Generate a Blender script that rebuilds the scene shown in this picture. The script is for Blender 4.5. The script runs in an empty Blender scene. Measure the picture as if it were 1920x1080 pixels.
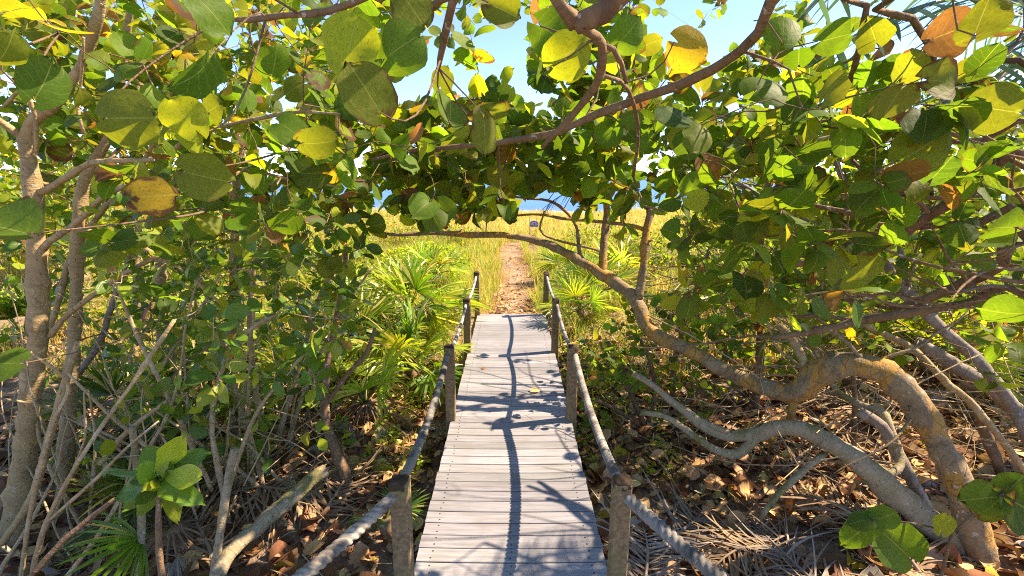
import bpy, math, random
import numpy as np
from mathutils import Vector, Matrix
random.seed(7); rng = np.random.default_rng(7)
C = bpy.context.scene.collection
PI = math.pi
FOC = 900.0; PITCH = math.radians(13.06); CAMZ = 2.15
CT, ST = math.cos(PITCH), math.sin(PITCH)
SUN = np.array([.67, .13, .70]); SUN = SUN/np.linalg.norm(SUN)

# ------------------------------------------------------------------ helpers
def ray(px, py):
    u = (px-960)/FOC; v = (540-py)/FOC
    return np.array([u, CT+v*ST, -ST+v*CT])
def P(px, py, D):                       # point seen at a pixel, D metres in front
    d = ray(px, py); t = D/d[1]
    return np.array([0, 0, CAMZ])+d*t
def Psc(px, py, D):                     # metres per pixel there
    return D/ray(px, py)[1]/FOC
def proj(p):
    p = np.atleast_2d(p); q = p-np.array([0, 0, CAMZ])
    f = q[:, 1]*CT-q[:, 2]*ST; up = q[:, 1]*ST+q[:, 2]*CT
    f = np.where(f < .05, .05, f)
    return np.stack([960+FOC*q[:, 0]/f, 540-FOC*up/f], 1)
def sm(a, b, x):
    t = np.clip((x-a)/(b-a), 0, 1); return t*t*(3-2*t)
def nz(x, y, s=0.):
    return (np.sin(x*1.3+s)*np.cos(y*1.1-s*2)+.5*np.sin(x*2.9-y*1.7+s*3)+.25*np.sin(x*5.3+y*4.7+s))/1.75
def pathx(y): return .02+.10*np.sin((y-7.5)*.75)*np.clip((y-7.5)/2, 0, 1)+.004*(y-7.5)+np.where(y > 13.5, .07*np.maximum(y-13.5, 0)**1.6, 0)
def gz(x, y):
    x = np.asarray(x, float); y = np.asarray(y, float)
    z = -.36+.29*sm(4.3, 7.2, y)+.12*sm(8, 16, y)+.10*sm(17, 22, y)-6.*sm(26, 62, y)
    w = sm(.55, 1.6, np.abs(x-np.where(y > 7, pathx(np.maximum(y, 7)), 0)))
    z = z+w*(.07*nz(x, y)+.05*nz(x*2.1, y*2.3, 1.))+w*.10*sm(7, 9, y)
    z = z+.45*sm(3.5, 12, np.abs(x))*sm(3, 9, y)*(1-sm(24, 30, y))
    return z

class MB:
    def __init__(s): s.v = []; s.f = []; s.col = []; s.lv = []; s.n = 0; s.mi = 0; s.fm = []
    def add(s, v, f, col=None, lv=None):
        v = np.asarray(v, float).reshape(-1, 3)
        m = len(v)
        c = np.ones((m, 4)) if col is None else np.broadcast_to(np.asarray(col, float), (m, 4))
        l = np.zeros((m, 3)) if lv is None else np.broadcast_to(np.asarray(lv, float), (m, 3))
        s.v.append(v); s.col.append(c); s.lv.append(l)
        for a in (f if isinstance(f, list) else [f]):
            a = np.asarray(a, int)
            if a.size: s.f.append(a+s.n); s.fm.append(np.full(len(a), s.mi))
        s.n += m
    def build(s, name, mat, parent=None, smooth=True):
        me = bpy.data.meshes.new(name)
        if s.n:
            v = np.concatenate(s.v); me.vertices.add(len(v)); me.vertices.foreach_set('co', v.ravel())
            li = np.concatenate([a.ravel() for a in s.f])
            lt = np.concatenate([np.full(len(a), a.shape[1]) for a in s.f])
            ls = np.concatenate([[0], np.cumsum(lt)[:-1]])
            me.loops.add(len(li)); me.loops.foreach_set('vertex_index', li.astype(np.int32))
            me.polygons.add(len(lt)); me.polygons.foreach_set('loop_start', ls.astype(np.int32))
            try: me.polygons.foreach_set('loop_total', lt.astype(np.int32))
            except Exception: pass
            me.update(calc_edges=True)
            a = me.attributes.new('col', 'FLOAT_COLOR', 'POINT'); a.data.foreach_set('color', np.concatenate(s.col).ravel())
            a = me.attributes.new('lv', 'FLOAT_VECTOR', 'POINT'); a.data.foreach_set('vector', np.concatenate(s.lv).ravel())
            me.polygons.foreach_set('use_smooth', np.full(len(lt), smooth))
            me.polygons.foreach_set('material_index', np.concatenate(s.fm).astype(np.int32))
            for q in (mat if isinstance(mat, (list, tuple)) else [mat]): me.materials.append(q)
            me.validate()
        o = bpy.data.objects.new(name, me); C.objects.link(o)
        if parent is not None:
            o.parent = parent; o.matrix_parent_inverse = Matrix.Translation(-Vector(parent.location))
        return o

def tag(o, label=None, cat=None, group=None, kind=None):
    if label: o['label'] = label
    if cat: o['category'] = cat
    if group: o['group'] = group
    if kind: o['kind'] = kind
    return o
def thing(name, label, cat, loc=(0, 0, 0), group=None):
    o = bpy.data.objects.new(name, None); C.objects.link(o)
    o.location = [float(a) for a in loc]; o.empty_display_size = .1
    return tag(o, label, cat, group)
def norm(a): return a/(np.linalg.norm(a, axis=-1, keepdims=True)+1e-9)

def resample(pts, rad, step):
    pts = np.asarray(pts, float); rad = np.asarray(rad, float)
    if len(pts) < 2: return pts, rad
    a = np.vstack([2*pts[0]-pts[1], pts, 2*pts[-1]-pts[-2]])
    op, orr = [], []
    for i in range(1, len(a)-2):
        n = max(1, int(np.linalg.norm(a[i+1]-a[i])/step))
        for k in range(n):
            t = k/n; t2 = t*t; t3 = t2*t
            op.append(.5*((2*a[i])+(-a[i-1]+a[i+1])*t+(2*a[i-1]-5*a[i]+4*a[i+1]-a[i+2])*t2+(-a[i-1]+3*a[i]-3*a[i+1]+a[i+2])*t3))
            orr.append(rad[i-1]*(1-t)+rad[i]*t)
    op.append(pts[-1]); orr.append(rad[-1])
    return np.array(op), np.array(orr)

def tube(mb, pts, rad, n=8, wob=0., seed=0., col=None, cap=True, shape=None):
    pts = np.asarray(pts, float); m = len(pts)
    if m < 2: return
    T = np.zeros_like(pts); T[1:-1] = pts[2:]-pts[:-2]; T[0] = pts[1]-pts[0]; T[-1] = pts[-1]-pts[-2]
    T = norm(T)
    up = np.array([0, 0, 1.]) if abs(T[0][2]) < .9 else np.array([1., 0, 0])
    N = np.zeros_like(pts); N[0] = norm(np.cross(T[0], up))
    for i in range(1, m):
        q = N[i-1]-T[i]*np.dot(N[i-1], T[i]); N[i] = norm(q)
    B = np.cross(T, N)
    ang = np.arange(n)/n*2*PI
    L = np.concatenate([[0], np.cumsum(np.linalg.norm(np.diff(pts, axis=0), axis=1))])
    R = np.asarray(rad, float)[:, None]*np.ones((1, n))
    if wob:
        A, LL = np.meshgrid(ang, L/np.maximum(np.mean(rad), 1e-4))
        R = R*(1+wob*(np.sin(A*2+LL*.5+seed)*.6+np.sin(A*3-LL*.9+seed*2)*.35+np.sin(A+LL*1.6+seed*3)*.5))
    if shape is not None: R = R*shape(ang[None, :], L[:, None])
    v = pts[:, None]+R[..., None]*(np.cos(ang)[None, :, None]*N[:, None]+np.sin(ang)[None, :, None]*B[:, None])
    i = np.arange(m-1)[:, None]*n; j = np.arange(n)[None, :]; k = (j+1) % n
    q = np.stack([i+j, i+k, i+n+k, i+n+j], -1).reshape(-1, 4)
    lv = np.stack([np.broadcast_to(ang/2/PI, (m, n)), np.broadcast_to(L[:, None], (m, n)), np.full((m, n), seed)], -1).reshape(-1, 3)
    f = [q]
    v = v.reshape(-1, 3)
    if cap:
        v = np.vstack([v, pts[0], pts[-1]]); lv = np.vstack([lv, lv[0], lv[-1]])
        jj = np.arange(n); kk = (jj+1) % n
        f.append(np.stack([kk, jj, np.full(n, m*n)], -1)); b = (m-1)*n
        f.append(np.stack([b+jj, b+kk, np.full(n, m*n+1)], -1))
    mb.add(v, f, col, lv)

def box(mb, c, sx, sy, sz, rot=None, ch=.004, col=None, lv=None):
    # chamfered box about centre c
    vs = []; h = np.array([sx, sy, sz])/2
    for s0 in (-1, 1):
        for s1 in (-1, 1):
            for s2 in (-1, 1):
                s = np.array([s0, s1, s2])
                for a in range(3):
                    p = h-ch; p[a] = h[a]; vs.append(s*p)
    vs = np.array(vs)
    if rot is not None: vs = vs@np.asarray(rot).T
    V = lambda a, b, d, k: (((a > 0)*4+(b > 0)*2+(d > 0))*3+k)
    f4 = []; f3 = []
    for a in range(3):
        for s in (-1, 1):
            o = [0, 0, 0]; o[a] = s; b, d = (a+1) % 3, (a+2) % 3; r = []
            for (x, y) in ((-1, -1), (1, -1), (1, 1), (-1, 1)):
                o[b] = x; o[d] = y; r.append(V(*o, a))
            f4.append(r if s > 0 else r[::-1])
    for a in range(3):
        b, d = (a+1) % 3, (a+2) % 3
        for s in (-1, 1):
            for t in (-1, 1):
                o = [0, 0, 0]; o[b] = s; o[d] = t
                o[a] = -1; x0, x1 = V(*o, b), V(*o, d); o[a] = 1; y0, y1 = V(*o, b), V(*o, d)
                r = [x0, y0, y1, x1]; f4.append(r if s*t < 0 else r[::-1])
    for a in (-1, 1):
        for b in (-1, 1):
            for d in (-1, 1):
                r = [V(a, b, d, 0), V(a, b, d, 1), V(a, b, d, 2)]; f3.append(r if a*b*d > 0 else r[::-1])
    mb.add(vs+np.asarray(c), [np.array(f4), np.array(f3)], col, lv)

# leaves: one template grid, instanced in numpy with per-leaf fold, curl and wave
def leaf_template(kind, nr, nc):
    s = np.linspace(.05, .965, nr) if kind == 'round' else np.linspace(.02, .985, nr)
    t = (1-np.cos(PI*s))/2 if kind == 'round' else s
    u = np.linspace(-1, 1, nc)
    if kind == 'round':
        w = .53*np.sqrt(np.clip(1-(2*t-1)**2, 0, 1))*(1.04-.06*t)
        X = u[None]*w[:, None]; Y = t[:, None]-.22*np.abs(u[None])**1.3*(1-t[:, None])**3+.05*(np.abs(u[None]) < .01)*0
        Y = Y+.10*(1-np.abs(u[None]))*(1-t[:, None])**4
    elif kind == 'oval':
        w = .5*np.sin(PI*np.clip(t, 0, 1)**1.15)**.75
        X = u[None]*w[:, None]; Y = np.repeat(t[:, None], nc, 1)
    else:
        w = .5*np.sin(PI*t**.9)**.9
        X = u[None]*w[:, None]; Y = np.repeat(t[:, None], nc, 1)
    i = np.arange(nr-1)[:, None]*nc; j = np.arange(nc-1)[None]
    f = np.stack([i+j, i+j+1, i+nc+j+1, i+nc+j], -1).reshape(-1, 4)
    return X, Y, f, np.broadcast_to(u[None], X.shape), np.broadcast_to(t[:, None], X.shape)
TPL = {(k, r, c): leaf_template(k, r, c) for k in ('round', 'oval', 'lance') for r, c in ((12, 7), (7, 5), (5, 3))}

def leaves(mb, kind, lod, pos, axis, nrm, size, aspect, col, edge, fold=.12, curl=.12, rough=1.):
    """pos (n,3) leaf base, axis growth direction, nrm facing, size length."""
    n = len(pos)
    if n == 0: return
    X, Y, f, U, T = TPL[(kind,)+lod]
    m = X.size
    axis = norm(np.asarray(axis, float)); nrm = np.asarray(nrm, float)
    side = norm(np.cross(axis, nrm)); nrm = np.cross(side, axis)
    size = np.broadcast_to(size, n)[:, None]; asp = np.broadcast_to(aspect, n)[:, None]
    fo = (fold*rng.normal(1, .8, n))[:, None]; cu = (curl*rng.normal(.6, 1.2, n))[:, None]; cs = (curl*rng.normal(.3, 1.0, n))[:, None]
    ph = rng.uniform(0, 6.28, n)[:, None]; wa = (rng.uniform(.0, .05, n)*rough)[:, None]
    x = X.ravel()[None]*asp; y = Y.ravel()[None]+0*x
    uu = U.ravel()[None]; tt = T.ravel()[None]
    x = x*(1+.09*np.sin(tt*5+ph)+.04*np.sin(tt*13+ph*2+uu*2)); x = x+.10*np.sin(ph*3)*(y-.3); y = y*(1+.05*np.sin(uu*3+ph)+.03*np.sin(uu*8+ph*5))
    z = fo*np.abs(x)-cu*(y-.2)**2*1.3-cs*x*x*2.2+wa*np.sin(tt*9+uu*2.6+ph)*np.abs(uu)
    v = pos[:, None]+size[..., None]*(x[..., None]*side[:, None]+y[..., None]*axis[:, None]+z[..., None]*nrm[:, None])
    ff = (f[None]+(np.arange(n)*m)[:, None, None]).reshape(-1, 4)
    c4 = np.concatenate([col, np.asarray(edge).reshape(-1, 1)], 1)
    lv = np.stack([np.broadcast_to(uu, (n, m)), np.broadcast_to(tt, (n, m)), np.broadcast_to(rng.uniform(0, 50, n)[:, None], (n, m))], -1)
    mb.add(v.reshape(-1, 3), ff, np.repeat(c4, m, 0), lv.reshape(-1, 3))

PAL = dict(dark=(.036, .078, .010), green=(.062, .124, .012), olive=(.095, .122, .014), lime=(.170, .212, .018),
           yellow=(.33, .24, .025), orange=(.20, .10, .028), brown=(.19, .095, .045), tan=(.52, .335, .16), grey=(.33, .29, .23),
           glossy=(.048, .105, .013), straw=(.62, .47, .20), gold=(.48, .44, .09), fresh=(.24, .36, .045))
PAL = {k: np.array(v) for k, v in PAL.items()}
for k in ('dark', 'green', 'olive', 'lime', 'glossy'): PAL[k] = PAL[k]*1.35
def pick(n, w):
    ks = list(w); p = np.array([w[k] for k in ks], float); p /= p.sum()
    i = rng.choice(len(ks), n, p=p); base = np.array([PAL[k] for k in ks])[i]
    return base*rng.uniform(.75, 1.3, (n, 1))*rng.uniform(.9, 1.1, (n, 3))

# ------------------------------------------------------------------ materials
class NT:
    def __init__(s, name):
        s.m = bpy.data.materials.new(name); s.m.use_nodes = True; s.t = s.m.node_tree; s.t.nodes.clear()
        s.out = s.t.nodes.new('ShaderNodeOutputMaterial')
    def n(s, typ, **k):
        o = s.t.nodes.new('ShaderNode'+typ)
        for a, b in k.items():
            if a.startswith('i_'): s.put(o, int(a[2:]) if a[2:].isdigit() else a[2:].replace('_', ' '), b)
            else: setattr(o, a, b)
        return o
    def put(s, o, key, val):
        sk = o.inputs[key]
        if isinstance(val, bpy.types.NodeSocket): s.t.links.new(val, sk)
        elif isinstance(val, bpy.types.Node): s.t.links.new(val.outputs[0], sk)
        else: sk.default_value = (tuple(val)+(1,) if (hasattr(val, '__len__') and len(val) == 3 and sk.type == 'RGBA') else val)
    def math(s, op, a, b=0., c=None):
        o = s.n('Math', operation=op); s.put(o, 0, a); s.put(o, 1, b)
        if c is not None: s.put(o, 2, c)
        return o.outputs[0]
    def mix(s, f, a, b, mode='MIX'):
        o = s.n('Mix', data_type='RGBA', blend_type=mode); s.put(o, 0, f); s.put(o, 6, a); s.put(o, 7, b); return o.outputs[2]
    def ramp(s, f, stops):
        o = s.n('ValToRGB'); s.put(o, 0, f); e = o.color_ramp.elements
        while len(e) < len(stops): e.new(.5)
        for q, (p, c) in zip(e, stops): q.position = p; q.color = tuple(c)+(1,) if len(c) == 3 else c
        return o.outputs[0]
    def noise(s, vec, scale, det=3, rough=.55):
        o = s.n('TexNoise'); s.put(o, 'Scale', scale); s.put(o, 'Detail', det); s.put(o, 'Roughness', rough)
        if vec is not None: s.put(o, 'Vector', vec)
        return o.outputs[0]
    def attr(s, name): return s.n('Attribute', attribute_name=name)
    def pos(s): return s.n('NewGeometry').outputs['Position']
    def scale(s, vec, v):
        o = s.n('VectorMath', operation='MULTIPLY'); s.put(o, 0, vec); s.put(o, 1, v); return o.outputs[0]
    def bsdf(s, col, rough=.6, spec=.5, bump=None, bs=.3, bd=.01):
        o = s.n('BsdfPrincipled'); s.put(o, 'Base Color', col); s.put(o, 'Roughness', rough); s.put(o, 'Specular IOR Level', spec)
        if bump is not None:
            b = s.n('Bump'); s.put(b, 'Strength', bs); s.put(b, 'Distance', bd); s.put(b, 'Height', bump); s.put(o, 'Normal', b)
        return o
    def done(s, sh): s.t.links.new(sh.outputs[0], s.out.inputs[0]); return s.m

def leaf_material(name, rough=.42, spec=.5, trans=.55, veins=True, tint=(2.35, 2.1, .9), vc=(.34, .36, .11)):
    t = NT(name); a = t.attr('col'); l = t.attr('lv')
    sp = t.n('SeparateXYZ'); t.put(sp, 0, l.outputs['Vector']); u, v, seed = sp.outputs
    off = t.n('CombineXYZ'); t.put(off, 0, u); t.put(off, 1, v); t.put(off, 2, seed)
    nb = t.noise(off.outputs[0], 3.2, 3, .6)
    col = t.mix(t.math('MULTIPLY', t.math('SUBTRACT', nb, .35), .8), a.outputs['Color'], t.scale(a.outputs['Color'], (1.55, 1.25, 1.0)))
    bump = None
    n4 = t.noise(off.outputs[0], 11., 3, .65)
    col = t.mix(1., col, t.ramp(n4, [(.30, (.80, .82, .78)), (.52, (1., 1., 1.)), (.75, (1.14, 1.1, 1.05))]), 'MULTIPLY')
    if veins:
        vo = t.n('TexVoronoi', feature='DISTANCE_TO_EDGE'); t.put(vo, 'Vector', off.outputs[0]); t.put(vo, 'Scale', 7.)
        net = t.math('LESS_THAN', vo.outputs[0], .05)
        col = t.mix(t.math('MULTIPLY', net, .12), col, t.scale(col, (.55, .5, .5)))
        sp2 = t.noise(off.outputs[0], 17., 1, .4)
        col = t.mix(t.ramp(sp2, [(.69, (0, 0, 0)), (.72, (.75, .75, .75))]), col, (.16, .075, .02))
        au = t.math('ABSOLUTE', u)
        mid = t.math('LESS_THAN', au, .022)
        k = t.math('FRACT', t.math('MULTIPLY', t.math('ADD', t.math('SUBTRACT', v, t.math('MULTIPLY', au, .36)), t.math('MULTIPLY', nb, .16)), 5.))
        lat = t.math('LESS_THAN', t.math('ABSOLUTE', t.math('SUBTRACT', k, .5)), .022)
        vein = t.math('MAXIMUM', mid, t.math('MULTIPLY', lat, .55))
        col = t.mix(t.math('MULTIPLY', vein, .5), col, vc)
        bump = t.math('ADD', t.math('MULTIPLY', vein, -.6), nb)
        # browned margins and blotches (wear of the leaf)
        v2 = t.math('MULTIPLY', t.math('SUBTRACT', v, .5), 2.)
        d = t.math('MAXIMUM', au, t.math('ABSOLUTE', v2))
        d = t.math('ADD', d, t.math('MULTIPLY', t.math('SUBTRACT', nb, .5), 1.3))
        e = t.math('SMOOTH_MIN', 1., t.math('MAXIMUM', 0., t.math('MULTIPLY', t.math('SUBTRACT', d, t.math('SUBTRACT', 1.42, t.math('MULTIPLY', a.outputs['Alpha'], .95))), 5.)), .05)
        col = t.mix(e, col, t.mix(nb, (.055, .026, .014), (.145, .07, .028)))
    p = t.bsdf(col, rough, spec, bump, .25, .01)
    tr = t.n('BsdfTranslucent'); t.put(tr, 0, t.scale(col, tint))
    m = t.n('MixShader'); t.put(m, 0, trans); t.t.links.new(p.outputs[0], m.inputs[1]); t.t.links.new(tr.outputs[0], m.inputs[2])
    return t.done(m)

def bark_material(name, c1, c2, c3, patch=.55, ring=26., crack=.18):
    t = NT(name); l = t.attr('lv'); pos = t.pos()
    sp = t.n('SeparateXYZ'); t.put(sp, 0, l.outputs['Vector'])
    n1 = t.noise(pos, 9., 5, .6); n2 = t.noise(pos, 45., 4, .65); n3 = t.noise(t.scale(pos, (1, 1, .35)), 5., 3)
    rg = t.noise(t.n('CombineXYZ', i_0=t.math('MULTIPLY', sp.outputs[1], ring*3), i_1=n1, i_2=sp.outputs[2]).outputs[0], 1., 2)
    col = t.mix(t.ramp(n1, [(.35, (0, 0, 0)), (.65, (1, 1, 1))]), c1, c2)
    col = t.mix(t.ramp(n3, [(patch, (0, 0, 0)), (patch+.07, (1, 1, 1))]), col, c3)
    col = t.mix(t.math('MULTIPLY', n2, .7), col, t.scale(col, (.45, .42, .40)))
    lich = t.noise(pos, 23., 2)
    col = t.mix(t.ramp(lich, [(.66, (0, 0, 0)), (.70, (.8, .8, .8))]), col, (.42, .40, .33))
    sv = t.n('TexVoronoi', feature='F1'); t.put(sv, 'Vector', t.scale(pos, (1., 1., .6))); t.put(sv, 'Scale', 30.)
    col = t.mix(t.ramp(sv.outputs[0], [(.10, (.75, .75, .75)), (.16, (0, 0, 0))]), col, (.075, .05, .035))
    col = t.mix(t.ramp(rg, [(.56, (0, 0, 0)), (.70, (.45, .45, .45))]), col, t.scale(col, (.5, .46, .42)))
    cv = t.n('TexVoronoi', feature='DISTANCE_TO_EDGE'); nv = t.n('VectorMath', operation='ADD'); t.put(nv, 0, t.scale(pos, (1., 1., .45))); t.put(nv, 1, t.scale(t.n('CombineXYZ', i_0=n1, i_1=n2, i_2=n3).outputs[0], (.12, .05, .1))); t.put(cv, 'Vector', nv.outputs[0]); t.put(cv, 'Scale', 16.)
    ck = t.math('MULTIPLY', t.math('LESS_THAN', cv.outputs[0], .035), t.ramp(n3, [(.42, (0, 0, 0)), (.55, (1, 1, 1))]))
    col = t.mix(t.math('MULTIPLY', ck, crack), col, (.06, .042, .03))
    h = t.math('ADD', t.math('MULTIPLY', rg, .8), t.math('SUBTRACT', t.math('MULTIPLY', n2, 1.3), t.math('MULTIPLY', ck, crack*1.6)))
    return t.done(t.bsdf(col, .85, .2, h, .8, .008))

M = {}
M['leaf'] = leaf_material('sea_grape_leaf', .55, .22)
M['glossy'] = leaf_material('glossy_leaf', .32, .4, .42, True, (1.7, 1.7, .9), (.16, .25, .07))
M['blade'] = leaf_material('grass_blade', .6, .3, .55, False, (1.3, 1.25, .9))
M['fan'] = leaf_material('palm_leaf', .35, .5, .45, False, (2.1, 2.0, .9))
M['dead'] = leaf_material('dead_leaf', .8, .2, .15, True, (1.2, 1., .8), (.22, .13, .06))
M['deadfrond'] = leaf_material('dead_frond', .8, .2, .15, False, (1.1, 1., .8))
M['bark_tan'] = bark_material('tan_bark', (.50, .365, .175), (.38, .27, .13), (.58, .45, .25), .60)
M['bark_brown'] = bark_material('brown_bark', (.215, .135, .070), (.29, .19, .10), (.15, .09, .05), .58)
M['bark_grape'] = bark_material('mottled_bark', (.38, .28, .15), (.26, .185, .10), (.50, .275, .07), .53, crack=.4)
M['bark_moss'] = bark_material('mossy_bark', (.36, .30, .16), (.43, .35, .23), (.25, .23, .09), .55)
M['bark_grey'] = bark_material('grey_bark', (.33, .275, .21), (.25, .205, .155), (.40, .345, .28), .55)
M['twig'] = bark_material('twig_bark', (.17, .11, .06), (.24, .165, .09), (.32, .24, .15), .58)
M['stick'] = bark_material('dry_stick', (.54, .41, .22), (.42, .30, .15), (.60, .49, .31), .55)

def wood_material(name, base, dark, moss, gr=(2.2, 42., 42.)):
    t = NT(name); l = t.attr('lv'); a = t.attr('col'); pos = t.pos()
    sp = t.n('SeparateXYZ'); t.put(sp, 0, l.outputs['Vector'])
    off = t.n('CombineXYZ', i_0=sp.outputs[0], i_1=t.math('ADD', sp.outputs[1], sp.outputs[2]), i_2=sp.outputs[2]).outputs[0]
    g = t.noise(t.scale(off, gr), 1., 4, .65); g2 = t.noise(t.scale(off, (gr[0]*3, gr[1]*3.2, gr[2])), 1., 3, .7)
    b = t.noise(pos, 3.5, 3)
    col = t.mix(t.ramp(g, [(.32, (0, 0, 0)), (.7, (1, 1, 1))]), dark, base)
    col = t.mix(t.ramp(g2, [(.45, (0, 0, 0)), (.75, (.7, .7, .7))]), col, t.scale(col, (.5, .49, .48)))
    col = t.mix(t.math('MULTIPLY', t.ramp(b, [(.5, (0, 0, 0)), (.75, (1, 1, 1))]), moss[3]), col, moss[:3])
    col = t.mix(1., col, a.outputs['Color'], 'MULTIPLY')
    return t.done(t.bsdf(col, .8, .3, t.math('ADD', g, t.math('MULTIPLY', g2, .5)), .35, .003))
M['deck'] = wood_material('weathered_deck_wood', (.325, .325, .328), (.212, .21, .213), (.20, .195, .175, .75))
M['post'] = wood_material('post_wood', (.30, .20, .095), (.12, .078, .04), (.15, .145, .04, .85), (42., 42., 2.0))
def mat_simple(name, c, rough=.6, spec=.4, metal=0.):
    t = NT(name); n = t.noise(t.pos(), 60., 3); o = t.bsdf(t.mix(t.math('MULTIPLY', n, .5), c, tuple(x*.6 for x in c)), rough, spec); t.put(o, 'Metallic', metal)
    return t.done(o)
M['screw'] = mat_simple('screw_steel', (.10, .085, .075), .5, .5, .5)
def rope_material():
    t = NT('weathered_rope'); a = t.attr('col'); l = t.attr('lv'); pos = t.pos()
    n1 = t.noise(pos, 7., 3); n2 = t.noise(pos, 260., 3, .7)
    col = t.mix(t.ramp(n1, [(.42, (0, 0, 0)), (.62, (1, 1, 1))]), a.outputs['Color'], t.scale(a.outputs['Color'], (.35, .34, .36)))
    col = t.mix(t.math('MULTIPLY', n2, .9), col, t.scale(col, (.4, .4, .4)))
    col = t.mix(t.math('MULTIPLY', t.math('SUBTRACT', 1., l.outputs['Fac']), 0.), col, col)
    return t.done(t.bsdf(col, .95, .1, n2, .8, .004))
M['rope'] = rope_material()
def ground_material():
    t = NT('sandy_litter_soil'); pos = t.pos(); a = t.attr('col')
    n1 = t.noise(pos, 2.2, 5, .6); n2 = t.noise(pos, 38., 4, .7); n3 = t.noise(pos, 11., 4, .6)
    soil = t.mix(n2, (.10, .064, .040), (.29, .195, .12))
    soil = t.mix(t.ramp(n3, [(.5, (0, 0, 0)), (.7, (1, 1, 1))]), soil, (.34, .245, .16))
    sand = t.mix(n2, (.40, .31, .20), (.58, .47, .34))
    f = t.n('SeparateColor'); t.put(f, 0, a.outputs['Color'])
    col = t.mix(t.math('MULTIPLY', f.outputs[0], t.ramp(n1, [(.25, (.5, .5, .5)), (.6, (1, 1, 1))])), soil, sand)
    return t.done(t.bsdf(col, .95, .15, t.math('ADD', n2, n3), .7, .03))
M['ground'] = ground_material()
def path_material():
    t = NT('path_sand'); pos = t.pos(); n1 = t.noise(pos, 1.8, 4, .6); n2 = t.noise(pos, 60., 4, .7); n3 = t.noise(t.scale(pos, (1., .35, 1.)), 9., 4, .65)
    col = t.mix(n2, (.31, .235, .155), (.47, .37, .255))
    col = t.mix(t.ramp(n3, [(.5, (0, 0, 0)), (.66, (1, 1, 1))]), col, (.36, .225, .10))
    col = t.mix(t.ramp(n1, [(.45, (0, 0, 0)), (.65, (.75, .75, .75))]), col, (.22, .15, .095))
    return t.done(t.bsdf(col, .95, .1, t.math('ADD', n2, t.math('MULTIPLY', n3, 2.)), .7, .04))
M['path'] = path_material()
def sea_material():
    t = NT('sea_water'); pos = t.pos()
    w = t.noise(t.scale(pos, (.05, .22, 1.)), 1., 4, .6); w2 = t.noise(t.scale(pos, (.5, 1.6, 1.)), 1., 3, .6)
    b = t.noise(t.scale(pos, (.0012, .012, 1.)), 1., 3, .5)
    col = t.mix(b, (.035, .13, .32), (.07, .20, .42))
    return t.done(t.bsdf(col, .45, .25, t.math('ADD', w, w2), .5, .25))
M['sea'] = sea_material()

# ------------------------------------------------------------------ camera, light, world
sc = bpy.context.scene
cam = bpy.data.cameras.new('camera'); co = bpy.data.objects.new('camera', cam); C.objects.link(co)
cam.sensor_width = 36; cam.lens = 36*FOC/1920; cam.clip_start = .05; cam.clip_end = 60000
co.location = (0.008, 0, CAMZ); co.rotation_euler = (PI/2-PITCH, 0, 0); sc.camera = co
sl = bpy.data.lights.new('sun', 'SUN'); so = bpy.data.objects.new('sun', sl); C.objects.link(so)
sl.energy = 3.2; sl.angle = math.radians(.53); sl.color = (1., .94, .82)
so.rotation_euler = Vector(SUN).to_track_quat('Z', 'Y').to_euler(); so.location = (20, 4, 21)
w = bpy.data.worlds.new('World'); sc.world = w; w.use_nodes = True; wt = w.node_tree
sky = wt.nodes.new('ShaderNodeTexSky'); sky.sky_type = 'NISHITA'; sky.sun_disc = False
sky.sun_elevation = math.asin(SUN[2]); sky.sun_rotation = math.atan2(SUN[0], SUN[1]); sky.altitude = 4000; sky.air_density = 1.0; sky.dust_density = .15; sky.ozone_density = 8.0
bg = wt.nodes['Background']; wt.links.new(sky.outputs[0], bg.inputs[0]); bg.inputs[1].default_value = .12
sc.view_settings.view_transform = 'Standard'; sc.view_settings.look = 'None'; sc.view_settings.gamma = 1
sc.view_settings.exposure = 2.15
sc.view_settings.use_white_balance = True; sc.view_settings.white_balance_temperature = 8100; sc.view_settings.white_balance_tint = 21
sc.render.engine = 'CYCLES'
sc.cycles.max_bounces = 14; sc.cycles.diffuse_bounces = 8; sc.cycles.transmission_bounces = 8; sc.cycles.glossy_bounces = 3
sc.cycles.sample_clamp_indirect = 6
sc.cycles.pixel_filter_type = 'BLACKMAN_HARRIS'; sc.cycles.filter_width = 1.05; sc.cycles.use_denoising = False

# ------------------------------------------------------------------ setting: ground, path, sea
def grid(xs, ys, zf, mb, colf=None):
    Xg, Yg = np.meshgrid(xs, ys); Z = zf(Xg, Yg)
    nx = len(xs); i = np.arange(len(ys)-1)[:, None]*nx; j = np.arange(nx-1)[None]
    f = np.stack([i+j, i+j+1, i+nx+j+1, i+nx+j], -1).reshape(-1, 4)
    col = None
    if colf is not None:
        c = colf(Xg, Yg).ravel(); col = np.stack([c, c, c, np.ones_like(c)], 1)
    mb.add(np.stack([Xg, Yg, Z], -1).reshape(-1, 3), f, col)
xs = np.sinh(np.linspace(-5.2, 5.2, 221))*3.2; ys = np.concatenate([-np.geomspace(400, 3, 25), np.arange(-2, 12, .12), np.arange(12, 30, .4), np.geomspace(30, 80, 25)])
g = MB(); grid(xs, ys, gz, g, lambda x, y: np.clip(.10+.75*sm(6.5, 9, y)+.55*sm(2.6, 4.5, x)*sm(2.6, 5, y)*(.5+.5*nz(x*1.4, y*1.4, 3)), 0, 1))
tag(g.build('ground', M['ground']), kind='structure')
g = MB(); tt = np.linspace(0, 1, 9)-.5
ysp = np.concatenate([np.arange(7.0, 19.5, .12)])
Y2, T2 = np.meshgrid(ysp, tt, indexing='ij')
wd = 1.02-.03*(ysp-7.5)+.14*np.sin(ysp*2.1)+.09*np.sin(ysp*5.2); X2 = pathx(Y2)+T2*wd[:, None]
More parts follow.
